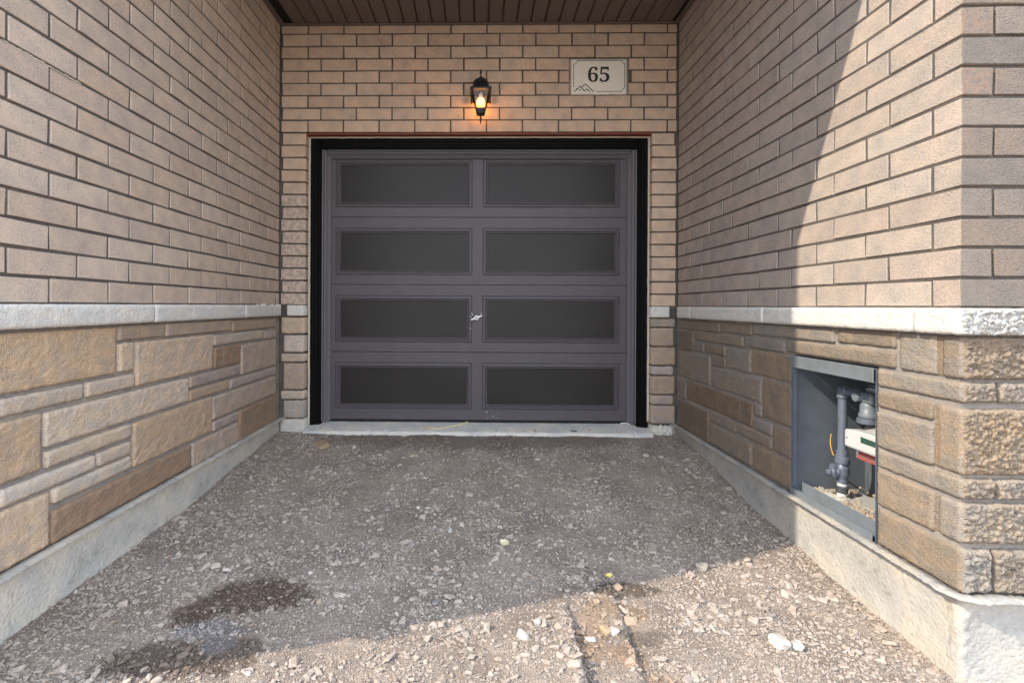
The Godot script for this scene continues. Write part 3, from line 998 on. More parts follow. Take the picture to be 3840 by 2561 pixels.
func make_upper_storey() -> void:
	var u := thing("upper_storey", "brick upper storey overhead whose underside carries the dark soffit", "building")
	part("front_wall", bx(Vector3(0.004, SOFFIT + 0.058, 1.86), Vector3(3.95, 4.6, ZC - 0.004)), M.upper, u)
	part("roof_deck", bx(Vector3(-0.39, 4.603, -0.5), Vector3(3.95, 4.8, ZC + 0.25)), M.upper, u)
	part("fascia", bx(Vector3(0.004, SOFFIT + 0.004, ZC - 0.020), Vector3(XR - 0.001, SOFFIT + 0.055, ZC - 0.001), 0.002), M.soffit, u)

func make_soffit() -> void:
	var s := thing("soffit", "dark brown grooved soffit planks over the garage bay", "soffit")
	part("backing", bx(Vector3(0.004, SOFFIT + 0.016, -0.006), Vector3(XR - 0.004, SOFFIT + 0.05, ZC - 0.03)), M.soffit_dark, s)
	var pitch := 0.1012
	var prof := PackedVector2Array([Vector2(-0.046, 0.006), Vector2(-0.042, 0.0), Vector2(0.042, 0.0), Vector2(0.046, 0.006), Vector2(0.0495, 0.0125), Vector2(-0.0495, 0.0125)])
	var mesh := prism(prof, -0.004, ZC - 0.024)
	for i in 29:
		var x := -0.008 + pitch * (i + 0.5)
		if x - 0.05 < 0.0 or x + 0.05 > XR:
			continue
		piece("plank", mesh, M.soffit, s, Transform3D(Basis(), Vector3(x, SOFFIT, 0)))
	part("edge_trim", bx(Vector3(0.001, SOFFIT - 0.010, 0.002), Vector3(0.034, SOFFIT + 0.006, ZC - 0.03), 0.002), M.soffit, s)
	part("edge_trim", bx(Vector3(XR - 0.034, SOFFIT - 0.010, 0.002), Vector3(XR - 0.001, SOFFIT + 0.006, ZC - 0.03), 0.002), M.soffit, s)
	part("edge_trim", bx(Vector3(0.035, SOFFIT - 0.0095, 0.002), Vector3(XR - 0.035, SOFFIT - 0.001, 0.026), 0.002), M.soffit, s)

# ------------------------------------------------------------------ door
func make_door_frame() -> void:
	var f := thing("door_frame", "fluted black frame trim around the garage door", "door frame")
	# section across the jamb: x from the outer edge inwards, y towards the viewer
	var prof := PackedVector2Array([Vector2(0, -0.10), Vector2(0.074, -0.10), Vector2(0.074, -0.030), Vector2(0.066, -0.022), Vector2(0.066, -0.016), Vector2(0.056, -0.016), Vector2(0.054, -0.020), Vector2(0.048, -0.020), Vector2(0.046, -0.012), Vector2(0.034, -0.010), Vector2(0.032, -0.015), Vector2(0.026, -0.015), Vector2(0.024, -0.007), Vector2(0.012, -0.004), Vector2(0.009, -0.009), Vector2(0.006, -0.009), Vector2(0.004, 0.0), Vector2(0, 0.0)])
	var mirror := PackedVector2Array()
	for p in prof:
		mirror.append(Vector2(-p.x, p.y))
	# jamb: profile x -> world x, profile y -> world z, length -> world -y
	var bj := Basis(Vector3(1, 0, 0), Vector3(0, 0, 1), Vector3(0, -1, 0))
	part("jamb", prism(prof, 0.0, 2.13, Transform3D(bj, Vector3(0.205, 1.231, -0.056))), M.trim_black, f)
	part("jamb", prism(mirror, 0.0, 2.13, Transform3D(bj, Vector3(2.685, 1.231, -0.056))), M.trim_black, f)
	# head: profile x runs down, length along +x
	var bh := Basis(Vector3(0, -1, 0), Vector3(0, 0, 1), Vector3(-1, 0, 0))
	part("head", prism(prof, 0.0, 2.33, Transform3D(bh, Vector3(2.610, 1.2305, -0.057))), M.trim_black, f)
	# grey weather stop inside the black trim
	var sp := PackedVector2Array([Vector2(0, -0.05), Vector2(0.058, -0.05), Vector2(0.054, -0.036), Vector2(0.044, -0.028), Vector2(0.034, -0.018), Vector2(0.026, -0.006), Vector2(0.020, -0.002), Vector2(0.014, -0.004), Vector2(0.010, -0.012), Vector2(0.006, -0.004), Vector2(0, 0.0)])
	var sm := PackedVector2Array()
	for p in sp:
		sm.append(Vector2(-p.x, p.y))
	part("weather_stop", prism(sp, 0.0, 2.022, Transform3D(bj, Vector3(0.2795, 1.156, -0.090))), M.stop, f)
	part("weather_stop", prism(sm, 0.0, 2.022, Transform3D(bj, Vector3(2.6105, 1.156, -0.090))), M.stop, f)
	part("weather_stop", prism(sp, 0.0, 2.25, Transform3D(bh, Vector3(2.570, 1.1555, -0.0905))), M.stop, f)
	# cream bead of caulk between trim and brick
	var bead := func(a: Vector3, b: Vector3, r: float, seed_: int) -> ArrayMesh:
		var pts := PackedVector3Array()
		for i in 61:
			var t := i / 60.0
			pts.append(a.lerp(b, t) + Vector3(0.0016 * fine.get_noise_2d(t * 90.0, seed_), 0.0016 * fine.get_noise_2d(t * 90.0, seed_ + 50.0), 0.0))
		return tube(pts, r, 8)
	part("caulk_bead", bead.call(Vector3(0.197, -0.88, -0.056), Vector3(0.197, 1.236, -0.056), 0.0085, 3), M.caulk, f)
	part("caulk_bead", bead.call(Vector3(2.688, -0.84, -0.056), Vector3(2.688, 1.236, -0.056), 0.0085, 5), M.caulk, f)
	part("caulk_bead", bead.call(Vector3(0.197, 1.2335, -0.052), Vector3(2.688, 1.2335, -0.052), 0.0065, 7), M.caulk, f)

const ZD := -0.140
func panel_mesh(w: float, h: float) -> ArrayMesh:
	var prof := [[0.0, 0.0], [0.003, -0.005], [0.006, -0.005], [0.009, 0.003], [0.022, 0.005], [0.027, 0.0], [0.030, -0.003], [0.033, 0.001], [0.037, 0.001], [0.041, -0.011]]
	var st := begin()
	for i in prof.size() - 1:
		var o0: float = prof[i][0]
		var o1: float = prof[i + 1][0]
		var z0: float = prof[i][1]
		var z1: float = prof[i + 1][1]
		var a := [Vector3(o0, o0, z0), Vector3(w - o0, o0, z0), Vector3(w - o0, h - o0, z0), Vector3(o0, h - o0, z0)]
		var b := [Vector3(o1, o1, z1), Vector3(w - o1, o1, z1), Vector3(w - o1, h - o1, z1), Vector3(o1, h - o1, z1)]
		for k in 4:
			var n := (k + 1) % 4
			quad(st, a[k], a[n], b[n], b[k])
	return finish(st)

func make_garage_door() -> void:
	var d := thing("garage_door", "dark grey sectional garage door with eight recessed panels", "garage door")
	var x0 := 0.300
	var x1 := 2.590
	var px := [[0.368, 1.400], [1.477, 2.503]]
	var secs := [[0.664, 1.171, 0.735, 1.096], [0.157, 0.664, 0.227, 0.583], [-0.349, 0.157, -0.278, 0.076], [-0.858, -0.349, -0.779, -0.428]]
	for s in secs:
		var y0: float = s[0]
		var y1: float = s[1]
		var st := begin()
		var e := 0.0022
		var q := func(ax: float, ay: float, bx_: float, by: float) -> void:
			quad(st, Vector3(ax, ay, 0), Vector3(bx_, ay, 0), Vector3(bx_, by, 0), Vector3(ax, by, 0))
		q.call(x0, y0 + e, x1, s[2])
		q.call(x0, s[3], x1, y1 - e)
		q.call(x0, s[2], px[0][0], s[3])
		q.call(px[0][1], s[2], px[1][0], s[3])
		q.call(px[1][1], s[2], x1, s[3])
		# rounded tongue edges and the back
		quad(st, Vector3(x0, y1 - e, 0), Vector3(x1, y1 - e, 0), Vector3(x1, y1 - 0.0005, -0.009), Vector3(x0, y1 - 0.0005, -0.009))
		quad(st, Vector3(x0, y0 + 0.0005, -0.009), Vector3(x1, y0 + 0.0005, -0.009), Vector3(x1, y0 + e, 0), Vector3(x0, y0 + e, 0))
		quad(st, Vector3(x0, y1 - 0.0005, -0.009), Vector3(x1, y1 - 0.0005, -0.009), Vector3(x1, y1 - 0.0005, -0.045), Vector3(x0, y1 - 0.0005, -0.045))
		quad(st, Vector3(x0, y0 + 0.0005, -0.045), Vector3(x1, y0 + 0.0005, -0.045), Vector3(x1, y0 + 0.0005, -0.009), Vector3(x0, y0 + 0.0005, -0.009))
		quad(st, Vector3(x1, y0 + 0.0005, -0.045), Vector3(x0, y0 + 0.0005, -0.045), Vector3(x0, y1 - 0.0005, -0.045), Vector3(x1, y1 - 0.0005, -0.045))
		var sec := piece("door_section", finish(st), M.door, d, Transform3D(Basis(), Vector3(0, 0, ZD)))
		for p in px:
			var w: float = p[1] - p[0]
			var h: float = s[3] - s[2]
			var pm := piece("panel_moulding", panel_mesh(w, h), M.door, sec, Transform3D(Basis(), Vector3(p[0], s[2], 0)))
			pm.set_meta("label", "raised moulding framing a recessed panel")
			# the recessed field, very slightly dished like pressed sheet
			var fw := w - 0.082
			var fh := h - 0.082
			var sd := int(p[0] * 100) + int(s[2] * 37)
			var f := func(u: float, v: float) -> Vector3:
				var bow := -0.0016 * sin(u * PI) * sin(v * PI) + 0.0006 * noise.get_noise_2d(u * 3.0 + sd, v * 2.0)
				return Vector3((u - 0.5) * fw, (v - 0.5) * fh, bow)
			piece("panel", sheet(24, 10, f), M.door_field, sec, Transform3D(Basis(), Vector3((p[0] + p[1]) * 0.5, (s[2] + s[3]) * 0.5, -0.011)))
	part("bottom_seal", bx(Vector3(0.31, -0.876, ZD - 0.04), Vector3(2.58, -0.8585, ZD + 0.004), 0.003), M.rubber, d)
	# turning handle: keyed boss and a two-winged grip
	var hs := begin()
	lathe_into(hs, cyl(0.0185, 0.0, 0.010), 20, Transform3D(turn_z(), Vector3.ZERO))
	lathe_into(hs, cyl(0.011, 0.010, 0.022), 20, Transform3D(turn_z(), Vector3.ZERO))
	var handle := part("handle", finish(hs), M.nickel, d, Transform3D(Basis(), Vector3(1.434, -0.089, ZD + 0.0005)))
	var gs := begin()
	var wing := PackedVector2Array([Vector2(-0.046, -0.004), Vector2(-0.020, -0.006), Vector2(0.0, -0.008), Vector2(0.022, -0.006), Vector2(0.046, -0.003), Vector2(0.047, 0.003), Vector2(0.020, 0.007), Vector2(0.0, 0.008), Vector2(-0.022, 0.006), Vector2(-0.047, 0.003)])
	prism_into(gs, wing, 0.020, 0.031, Transform3D(Basis(Vector3(0, 0, 1), 0.36), Vector3.ZERO))
	part("grip", finish(gs), M.nickel, handle)
	var ks := begin()
	lathe_into(ks, cyl(0.006, 0.031, 0.034, 14, 0.0008), 14, Transform3D(turn_z(), Vector3.ZERO))
	part("keyhole", finish(ks), M.plastic_dark, handle)
	# flecks of white paint on the lowest right panel and by the handle
	var fl := begin()
	var r := RandomNumberGenerator.new()
	r.seed = 8
	for i in 13:
		var c := Vector3(1.56 + r.randf_range(-0.05, 0.04), -0.80 + r.randf_range(-0.05, 0.06), ZD + 0.0012)
		var sz := r.randf_range(0.0015, 0.005)
		cbox_into(fl, c, Vector3(sz, sz * r.randf_range(0.6, 1.8), 0.0014), 0.0)
	for c in [Vector3(1.398, -0.058, 0), Vector3(1.402, -0.064, 0), Vector3(1.392, -0.082, 0), Vector3(1.388, -0.168, 0), Vector3(1.468, -0.061, 0)]:
		cbox_into(fl, c + Vector3(0, 0, ZD + 0.006), Vector3(0.004, 0.010, 0.0014), 0.0)
	part("paint_flecks", finish(fl), M.paper, d).set_meta("kind", "stuff")

func make_threshold() -> void:
	var t := thing("concrete_threshold", "grey concrete threshold slab under the garage door", "slab")
	var prof: Array[Vector2] = [Vector2(0.046, -1.15), Vector2(0.050, -1.0), Vector2(0.050, -0.925), Vector2(0.047, -0.908), Vector2(0.038, -0.902), Vector2(0.01, -0.897), Vector2(-0.08, -0.884), Vector2(-0.2, -0.868)]
	var f := func(u: float, v: float) -> Vector3:
		var x := lerpf(0.192, 2.692, u)
		var k := v * (prof.size() - 1)
		var i := mini(int(k), prof.size() - 2)
		var p := prof[i].lerp(prof[i + 1], k - i)
		var chip := maxf(0.0, fine.get_noise_2d(x * 9.0, 3.0) - 0.34) * 0.03
		var front := 1.0 - smoothstep(0.55, 0.75, v)
		return Vector3(x, p.y + 0.0012 * noise.get_noise_2d(x * 12.0, p.x * 40.0) - chip * (1.0 - absf(v - 0.5) * 4.0 if absf(v - 0.5) < 0.25 else 0.0), p.x + front * (0.003 * noise.get_noise_2d(x * 7.0, p.y * 30.0) - chip * 0.5))
	part("slab", sheet(260, 35, f), M.slab, t)
	# crumbs of dirt on it
	var st := begin()
	var r := RandomNumberGenerator.new()
	r.seed = 61
	for i in 330:
		var x := r.randf_range(0.30, 2.6)
		var cl := 0.5 + 0.5 * noise.get_noise_2d(x * 6.0, 12.0)
		if r.randf() > cl * cl * 1.6:
			continue
		var z := lerpf(-0.10, 0.035, pow(r.randf(), 0.7))
		var sz := r.randf_range(0.002, 0.010) * (1.3 if r.randf() < 0.1 else 0.7)
		cbox_into(st, Vector3(x, -0.8965 - z * 0.13 + sz * 0.15, z), Vector3(sz * 1.5, sz * 0.5, sz), sz * 0.1, sz * 0.2, r, Basis(Vector3.UP, r.randf() * 3.0))
	part("dirt_crumbs", finish(st), M.tan_stone, t).set_meta("kind", "stuff")

# ------------------------------------------------------------------ lantern and number
func make_lantern() -> void:
	var cx := 1.4575
	var L := thing("wall_lantern", "lit black carriage lantern on the bricks above the garage door", "lamp", Vector3(cx, 0, 0))
	var zc := 0.098
	var mk: Material = M.lamp_black
	# arched plate on the wall
	var arch := PackedVector2Array([Vector2(-0.058, 1.462), Vector2(0.058, 1.462)])
	for i in 13:
		var a := PI * i / 12.0
		arch.append(Vector2(0.058 * cos(a), 1.585 + 0.056 * sin(a)))
	part("back_plate", prism(arch, 0.001, 0.020), mk, L)
	var arm := begin()
	cbox_into(arm, Vector3(0, 1.548, 0.055), Vector3(0.026, 0.026, 0.075), 0.003)
	part("arm", finish(arm), mk, L)
	# square rings lofted into the bell roof
	var ring := func(h: float, y: float) -> Array:
		var c := h * 0.18
		return [Vector3(-h + c, y, zc + h), Vector3(h - c, y, zc + h), Vector3(h, y, zc + h - c), Vector3(h, y, zc - h + c), Vector3(h - c, y, zc - h), Vector3(-h + c, y, zc - h), Vector3(-h, y, zc - h + c), Vector3(-h, y, zc + h - c)]
	var loft := func(steps: Array) -> ArrayMesh:
		var st := begin()
		for i in steps.size() - 1:
			var a: Array = ring.call(steps[i].x, steps[i].y)
			var b: Array = ring.call(steps[i + 1].x, steps[i + 1].y)
			for k in 8:
				var n := (k + 1) % 8
				quad(st, a[k], a[n], b[n], b[k])
		return finish(st)
	part("roof", loft.call([Vector2(0.001, 1.512), Vector2(0.052, 1.512), Vector2(0.052, 1.520), Vector2(0.049, 1.532), Vector2(0.044, 1.540), Vector2(0.042, 1.552), Vector2(0.038, 1.563), Vector2(0.030, 1.571), Vector2(0.016, 1.577), Vector2(0.009, 1.584), Vector2(0.0005, 1.586)]), mk, L)
	part("rim", loft.call([Vector2(0.055, 1.494), Vector2(0.0725, 1.496), Vector2(0.0735, 1.500), Vector2(0.0735, 1.508), Vector2(0.071, 1.512), Vector2(0.050, 1.513)]), mk, L)
	for s in [-1, 1]:
		part("rim_tab", bx(Vector3(s * 0.066 - 0.006, 1.447, 0.024), Vector3(s * 0.066 + 0.006, 1.4935, 0.052), 0.002), mk, L)
	part("finial", lathe(PackedVector2Array([Vector2(0.0, 1.584), Vector2(0.007, 1.586), Vector2(0.006, 1.594), Vector2(0.004, 1.600), Vector2(0.009, 1.605), Vector2(0.009, 1.609), Vector2(0.004, 1.614), Vector2(0.0035, 1.622), Vector2(0.0075, 1.632), Vector2(0.007, 1.642), Vector2(0.003, 1.656), Vector2(0.0, 1.666)]), 14, false, Transform3D(Basis(), Vector3(0, 0, zc))), mk, L)
	# tapering cage: four corner bars, four panes, base
	var top := 0.058
	var bot := 0.032
	for sx in [-1, 1]:
		for sz in [-1, 1]:
			part("cage_bar", tube(PackedVector3Array([Vector3(sx * top, 1.497, zc + sz * top), Vector3(sx * bot, 1.378, zc + sz * bot)]), 0.0034, 6), mk, L)
	for i in 4:
		var b := Basis(Vector3.UP, i * PI / 2)
		var st := begin()
		var z_t := top - 0.001
		var z_b := bot - 0.001
		quad(st, b * Vector3(-z_b + 0.003, 1.380, z_b), b * Vector3(z_b - 0.003, 1.380, z_b), b * Vector3(z_t - 0.003, 1.495, z_t), b * Vector3(-z_t + 0.003, 1.495, z_t))
		part("glass_pane", finish(st), M.glass, L, Transform3D(Basis(), Vector3(0, 0, zc)))
	part("base", loft.call([Vector2(0.0005, 1.337), Vector2(0.020, 1.337), Vector2(0.028, 1.342), Vector2(0.031, 1.350), Vector2(0.031, 1.358), Vector2(0.033, 1.362), Vector2(0.034, 1.378), Vector2(0.031, 1.380), Vector2(0.0005, 1.380)]), mk, L)
	part("lower_finial", lathe(PackedVector2Array([Vector2(0.0, 1.274), Vector2(0.003, 1.282), Vector2(0.006, 1.296), Vector2(0.0035, 1.306), Vector2(0.008, 1.313), Vector2(0.008, 1.317), Vector2(0.004, 1.322), Vector2(0.0065, 1.330), Vector2(0.0065, 1.338), Vector2(0.0, 1.339)]), 14, false, Transform3D(Basis(), Vector3(0, 0, zc))), mk, L)
	var bulb := SphereMesh.new()
	bulb.radius = 0.029
	bulb.height = 0.058
	part("bulb", bulb, M.bulb, L, Transform3D(Basis(), Vector3(0, 1.434, zc)))
	part("bulb_neck", lathe(PackedVector2Array([Vector2(0.0, 1.455), Vector2(0.020, 1.457), Vector2(0.0135, 1.468), Vector2(0.0125, 1.492), Vector2(0.0, 1.493)]), 16, false, Transform3D(Basis(), Vector3(0, 0, zc))), M.bulb_neck, L)
	var o := OmniLight3D.new()
	o.name = "bulb_light"
	o.light_color = Color(1.0, 0.66, 0.33)
	o.light_energy = LAMP
	o.light_size = 0.026
	o.omni_range = 8.0
	o.omni_attenuation = 2.0
	o.shadow_enabled = true
	o.position = Vector3(0, 1.434, zc)
	L.add_child(o, true)

func bar2(st: SurfaceTool, a: Vector2, b: Vector2, w: float, z0: float, z1: float) -> void:
	var d := (b - a).normalized()
	var n := Vector2(-d.y, d.x) * w * 0.5
	prism_into(st, PackedVector2Array([a - n, b - n, b + n, a + n]), z0, z1)

func make_plaque() -> void:
	var P := thing("house_number_plaque", "cream stone house number plaque reading 65 on the bricks", "sign", Vector3(2.3065, 1.648, 0.0))
	part("plate", stone_mesh(0.398, 0.252, 0.03, 77, 0.0006, 0.008, 0.004, 0.004, 9.0, 34.0, 0.003), M.plaque, P, Transform3D(Basis(), Vector3(0, 0, 0.009)))
	var z0 := 0.0088
	var z1 := 0.0105
	var font := SystemFont.new()
	font.font_names = PackedStringArray(["Droid Serif"])
	font.font_weight = 700
	var tm := TextMesh.new()
	tm.text = "65"
	tm.font = font
	tm.font_size = 100
	tm.pixel_size = 0.0015
	tm.depth = 0.0016
	tm.curve_step = 1.0
	part("house_number", tm, M.ink, P, Transform3D(Basis().scaled(Vector3(1.0, 1.0, 1.0)), Vector3(-0.002, 0.013, z1 - 0.0006)))
	# px per metre of the plaque in the photograph's enlargement; points are taken from its centre
	var q := func(x: float, y: float) -> Vector2:
		return Vector2((x - 1867.0) / 655.0 * 0.398, -(y - 279.0) / 412.0 * 0.252)
	var st := begin()
	var line := func(st: SurfaceTool, pts: Array, w: float) -> void:
		for i in pts.size() - 1:
			bar2(st, q.call(pts[i][0], pts[i][1]), q.call(pts[i + 1][0], pts[i + 1][1]), w, z0, z1)
	line.call(st, [[1565, 408], [1565, 138]], 0.0036)
	line.call(st, [[1565, 138], [1584, 130], [1597, 116], [1603, 97]], 0.0036)
	line.call(st, [[1603, 94], [2134, 92]], 0.0036)
	line.call(st, [[2134, 92], [2138, 110], [2150, 124], [2166, 130]], 0.0036)
	line.call(st, [[2166, 130], [2166, 416]], 0.0036)
	line.call(st, [[2166, 416], [2150, 422], [2138, 436], [2134, 454]], 0.0036)
	line.call(st, [[2134, 454], [1838, 456]], 0.0036)
	part("border_line", finish(st), M.ink, P)
	st = begin()
	line.call(st, [[1572, 460], [1645, 394], [1694, 450], [1722, 424], [1762, 458]], 0.0056)
	line.call(st, [[1662, 402], [1707, 368], [1803, 458]], 0.0056)
	line.call(st, [[1603, 432], [1603, 416]], 0.0060)
	line.call(st, [[1632, 437], [1641, 428], [1650, 437], [1641, 446], [1632, 437]], 0.0030)
	part("roof_emblem", finish(st), M.ink, P)

# ------------------------------------------------------------------ gas meter recess
func make_meter() -> void:
	var B := thing("meter_recess_box", "open grey metal recess box in the stone holding the gas meter", "meter box")
	var z0 := 1.314
	var z1 := 1.778
	var yb := -0.842
	var yt := -0.219
	part("far_side_panel", bx(Vector3(XR + 0.002, yb - 0.06, z0), Vector3(3.20, yt, z0 + 0.004)), M.box_paint, B)
	part("near_side_panel", bx(Vector3(XR + 0.001, yb - 0.02, z1 - 0.002), Vector3(3.20, yt, z1), 0.0005), M.box_paint, B)
	part("back_panel", bx(Vector3(3.194, yb - 0.06, z0 + 0.005), Vector3(3.200, yt, z1 - 0.005)), M.box_paint, B)
	part("top_panel", bx(Vector3(XR + 0.004, yt - 0.004, z0 + 0.005), Vector3(3.193, yt, z1 - 0.005)), M.box_paint, B)
	part("head_flange", bx(Vector3(XR - 0.0085, yt - 0.051, z0 - 0.004), Vector3(XR - 0.006, yt + 0.002, z1 - 0.001), 0.0008), M.galv, B)
	part("head_return", bx(Vector3(XR - 0.0055, yt - 0.051, z0 + 0.006), Vector3(XR + 0.03, yt - 0.0485, z1 - 0.003)), M.galv, B)
	part("jamb_flange", bx(Vector3(XR - 0.006, yb, z0 - 0.004), Vector3(XR - 0.0035, yt - 0.052, z0 + 0.010), 0.0008), M.box_paint, B)
	part("jamb_return", bx(Vector3(XR - 0.003, yb + 0.04, z0 + 0.0065), Vector3(XR + 0.012, yt - 0.053, z0 + 0.0098)), M.box_paint, B)
	# bottom rail: outer lip, gutter, inner upstand
	part("sill_lip", bx(Vector3(XR - 0.010, yb - 0.014, z0 - 0.004), Vector3(XR - 0.007, yb + 0.030, z1 - 0.001), 0.0008), M.galv, B)
	part("sill_gutter", bx(Vector3(XR - 0.0065, yb + 0.018, z0), Vector3(XR + 0.026, yb + 0.021, z1 - 0.006)), M.galv, B)
	part("sill_upstand", bx(Vector3(XR + 0.026, yb + 0.0, z0 + 0.022), Vector3(XR + 0.029, yb + 0.062, z1 - 0.003), 0.0008), M.galv, B)
	var fl := func(u: float, v: float) -> Vector3:
		var x := lerpf(XR + 0.03, 3.193, u)
		var z := lerpf(z1 - 0.006, z0 + 0.006, v)
		return Vector3(x, -0.818 + 0.008 * noise.get_noise_2d(x * 25.0, z * 25.0) + 0.004 * fine.get_noise_2d(x * 60.0, z * 60.0), z)
	var dirt := part("dirt_floor", sheet(30, 40, fl), M.mortar_pale, B)
	dirt.set_meta("label", "dry dirt on the floor of the recess")
	var st := begin()
	var r := RandomNumberGenerator.new()
	r.seed = 99
	for i in 320:
		var x := r.randf_range(XR + 0.04, XR + 0.13) if r.randf() < 0.75 else r.randf_range(XR + 0.05, 3.17)
		var z := r.randf_range(z0 + 0.03, z1 - 0.02)
		var s := r.randf_range(0.006, 0.020)
		cbox_into(st, Vector3(x, -0.815 + s * 0.25, z), Vector3(s * 1.3, s * 0.8, s), s * 0.18, s * 0.14, r, Basis(Vector3(0.3, 1, 0.2).normalized(), r.randf() * 6.0))
	part("gravel", finish(st), M.big_stone, B).set_meta("kind", "stuff")

	# riser, valve, elbow, regulator and meter hang together
	var Gm := thing("gas_meter", "grey gas pipe, regulator and white gas meter inside the wall recess", "gas meter")
	var px := 3.0
	var pz := 1.445
	var at := func(b := Basis(), y := 0.0, x := px, z := pz) -> Transform3D:
		return Transform3D(b, Vector3(x, y, z))
	var seg := func(called: String, r0: float, y0: float, y1: float, m: Material, segs := 24) -> MeshInstance3D:
		return part(called, turned(cyl(r0, y0, y1), segs), m, Gm, at.call())
	seg.call("riser_pipe", 0.0167, -0.612, -0.372, M.pipe)
	var el := begin(false)
	# elbow: collar, body, and a short sleeve towards the regulator
	lathe_into(el, cyl(0.0215, -0.386, -0.372, 20, 0.003), 22)
	lathe_into(el, PackedVector2Array([Vector2(0.0190, -0.376), Vector2(0.0195, -0.356), Vector2(0.0180, -0.343), Vector2(0.010, -0.334), Vector2(0.0, -0.332)]), 22)
	lathe_into(el, cyl(0.0185, 0.004, 0.030, 20, 0.003), 20, Transform3D(turn_z(), Vector3(0, -0.353, 0)))
	part("elbow", finish(el), M.pipe, Gm, at.call())
	part("cross_pipe", turned(cyl(0.0145, 0.020, 0.120), 20, Transform3D(turn_z(), Vector3(0, -0.353, 0))), M.pipe, Gm, at.call())
	part("union_nut", turned(cyl(0.0205, 0.062, 0.084), 6, Transform3D(turn_z(), Vector3(0, -0.353, 0))), M.pipe, Gm, at.call())
	seg.call("coupling", 0.0215, -0.634, -0.606, M.pipe)
	seg.call("hex_nut", 0.0300, -0.662, -0.632, M.pipe, 6)
	var vb := begin(false)
	lathe_into(vb, PackedVector2Array([Vector2(0.0, -0.728), Vector2(0.0215, -0.727), Vector2(0.0215, -0.716), Vector2(0.0250, -0.710), Vector2(0.0265, -0.700), Vector2(0.0245, -0.688), Vector2(0.0255, -0.684), Vector2(0.0255, -0.678), Vector2(0.0220, -0.674), Vector2(0.0215, -0.658), Vector2(0.0, -0.657)]), 22)
	lathe_into(vb, cyl(0.020, 0.0, 0.034, 20, 0.003), 18, Transform3D(Basis(Vector3(0, 1, 0), Vector3(-1, 0, 0), Vector3(0, 0, 1)), Vector3(0, -0.697, 0)))
	var valve := part("shutoff_valve", finish(vb), M.pipe, Gm, at.call())
	var vt := begin()
	prism_into(vt, PackedVector2Array([Vector2(-0.016, -0.020), Vector2(0.016, -0.020), Vector2(0.019, 0.0), Vector2(0.013, 0.026), Vector2(0.006, 0.034), Vector2(-0.006, 0.034), Vector2(-0.013, 0.026), Vector2(-0.019, 0.0)]), 0.034, 0.044, Transform3D(Basis(Vector3(0, 0, 1), Vector3(0, 1, 0), Vector3(-1, 0, 0)), Vector3(0, -0.697, 0)))
	cbox_into(vt, Vector3(-0.053, -0.699, 0), Vector3(0.020, 0.020, 0.020), 0.003)
	lathe_into(vt, cyl(0.0165, 0.042, 0.048, 16, 0.002), 16, Transform3D(Basis(Vector3(0, 1, 0), Vector3(-1, 0, 0), Vector3(0, 0, 1)), Vector3(0, -0.699, 0)))
	part("valve_key", finish(vt), M.pipe, valve)
	seg.call("reducer_nut", 0.0235, -0.744, -0.724, M.pipe, 6)
	seg.call("white_sleeve", 0.0182, -0.822, -0.742, M.white_pipe)
	var tp := begin(false)
	lathe_into(tp, PackedVector2Array([Vector2(0.0185, -0.787), Vector2(0.0210, -0.785), Vector2(0.0205, -0.776), Vector2(0.0222, -0.772), Vector2(0.0212, -0.764), Vector2(0.0218, -0.760), Vector2(0.0185, -0.757)]), 20)
	part("tape_wrap", finish(tp), M.tape, Gm, at.call())
	part("escutcheon", turned(cyl(0.046, -0.809, -0.804), 28), M.white_pipe, Gm, at.call(Basis(Vector3(0, 0, 1), -0.05)))
	part("conduit_collar", turned(PackedVector2Array([Vector2(0.036, -0.86), Vector2(0.036, -0.806), Vector2(0.031, -0.806), Vector2(0.031, -0.86)]), 26), M.pipe, Gm, at.call(Basis(), -0.004, px - 0.030, pz + 0.012))
	# regulator
	var rz := 1.572
	var rx := 3.0
	var dome := begin(false)
	lathe_into(dome, PackedVector2Array([Vector2(0.0, -0.338), Vector2(0.066, -0.337), Vector2(0.072, -0.334), Vector2(0.072, -0.327), Vector2(0.066, -0.324), Vector2(0.062, -0.314), Vector2(0.046, -0.300), Vector2(0.024, -0.293), Vector2(0.0, -0.291)]), 30)
	part("regulator_dome", finish(dome), M.regulator, Gm, at.call(Basis(), 0.004, rx + 0.055, rz + 0.045))
	var bx_ := begin()
	cbox_into(bx_, Vector3(0.012, -0.360, 0.018), Vector3(0.070, 0.044, 0.070), 0.010)
	part("regulator_body", finish(bx_), M.regulator, Gm, at.call(Basis(), 0.0, rx, rz))
	var capt := Transform3D(Basis(Vector3(0, 1, 0), Vector3(-1, 0, 0), Vector3(0, 0, 1)), Vector3(0, -0.3585, 0.0))
	part("vent_cap", turned(PackedVector2Array([Vector2(0.015, 0.0), Vector2(0.016, 0.020), Vector2(0.0165, 0.040), Vector2(0.0178, 0.041), Vector2(0.0178, 0.046), Vector2(0.0165, 0.047), Vector2(0.0165, 0.050), Vector2(0.0180, 0.051), Vector2(0.0180, 0.060), Vector2(0.0165, 0.062), Vector2(0.0, 0.062)]), 24, capt), M.regulator, Gm, at.call(Basis(), 0.0, rx + 0.020, rz - 0.004))
	var bell := begin(false)
	lathe_into(bell, PackedVector2Array([Vector2(0.0, -0.440), Vector2(0.029, -0.439), Vector2(0.032, -0.436), Vector2(0.032, -0.424), Vector2(0.030, -0.421), Vector2(0.0275, -0.420), Vector2(0.0275, -0.392), Vector2(0.0255, -0.382), Vector2(0.020, -0.376), Vector2(0.0, -0.375)]), 26)
	part("meter_swivel", finish(bell), M.regulator, Gm, at.call(Basis(), 0.0, rx, rz + 0.012))
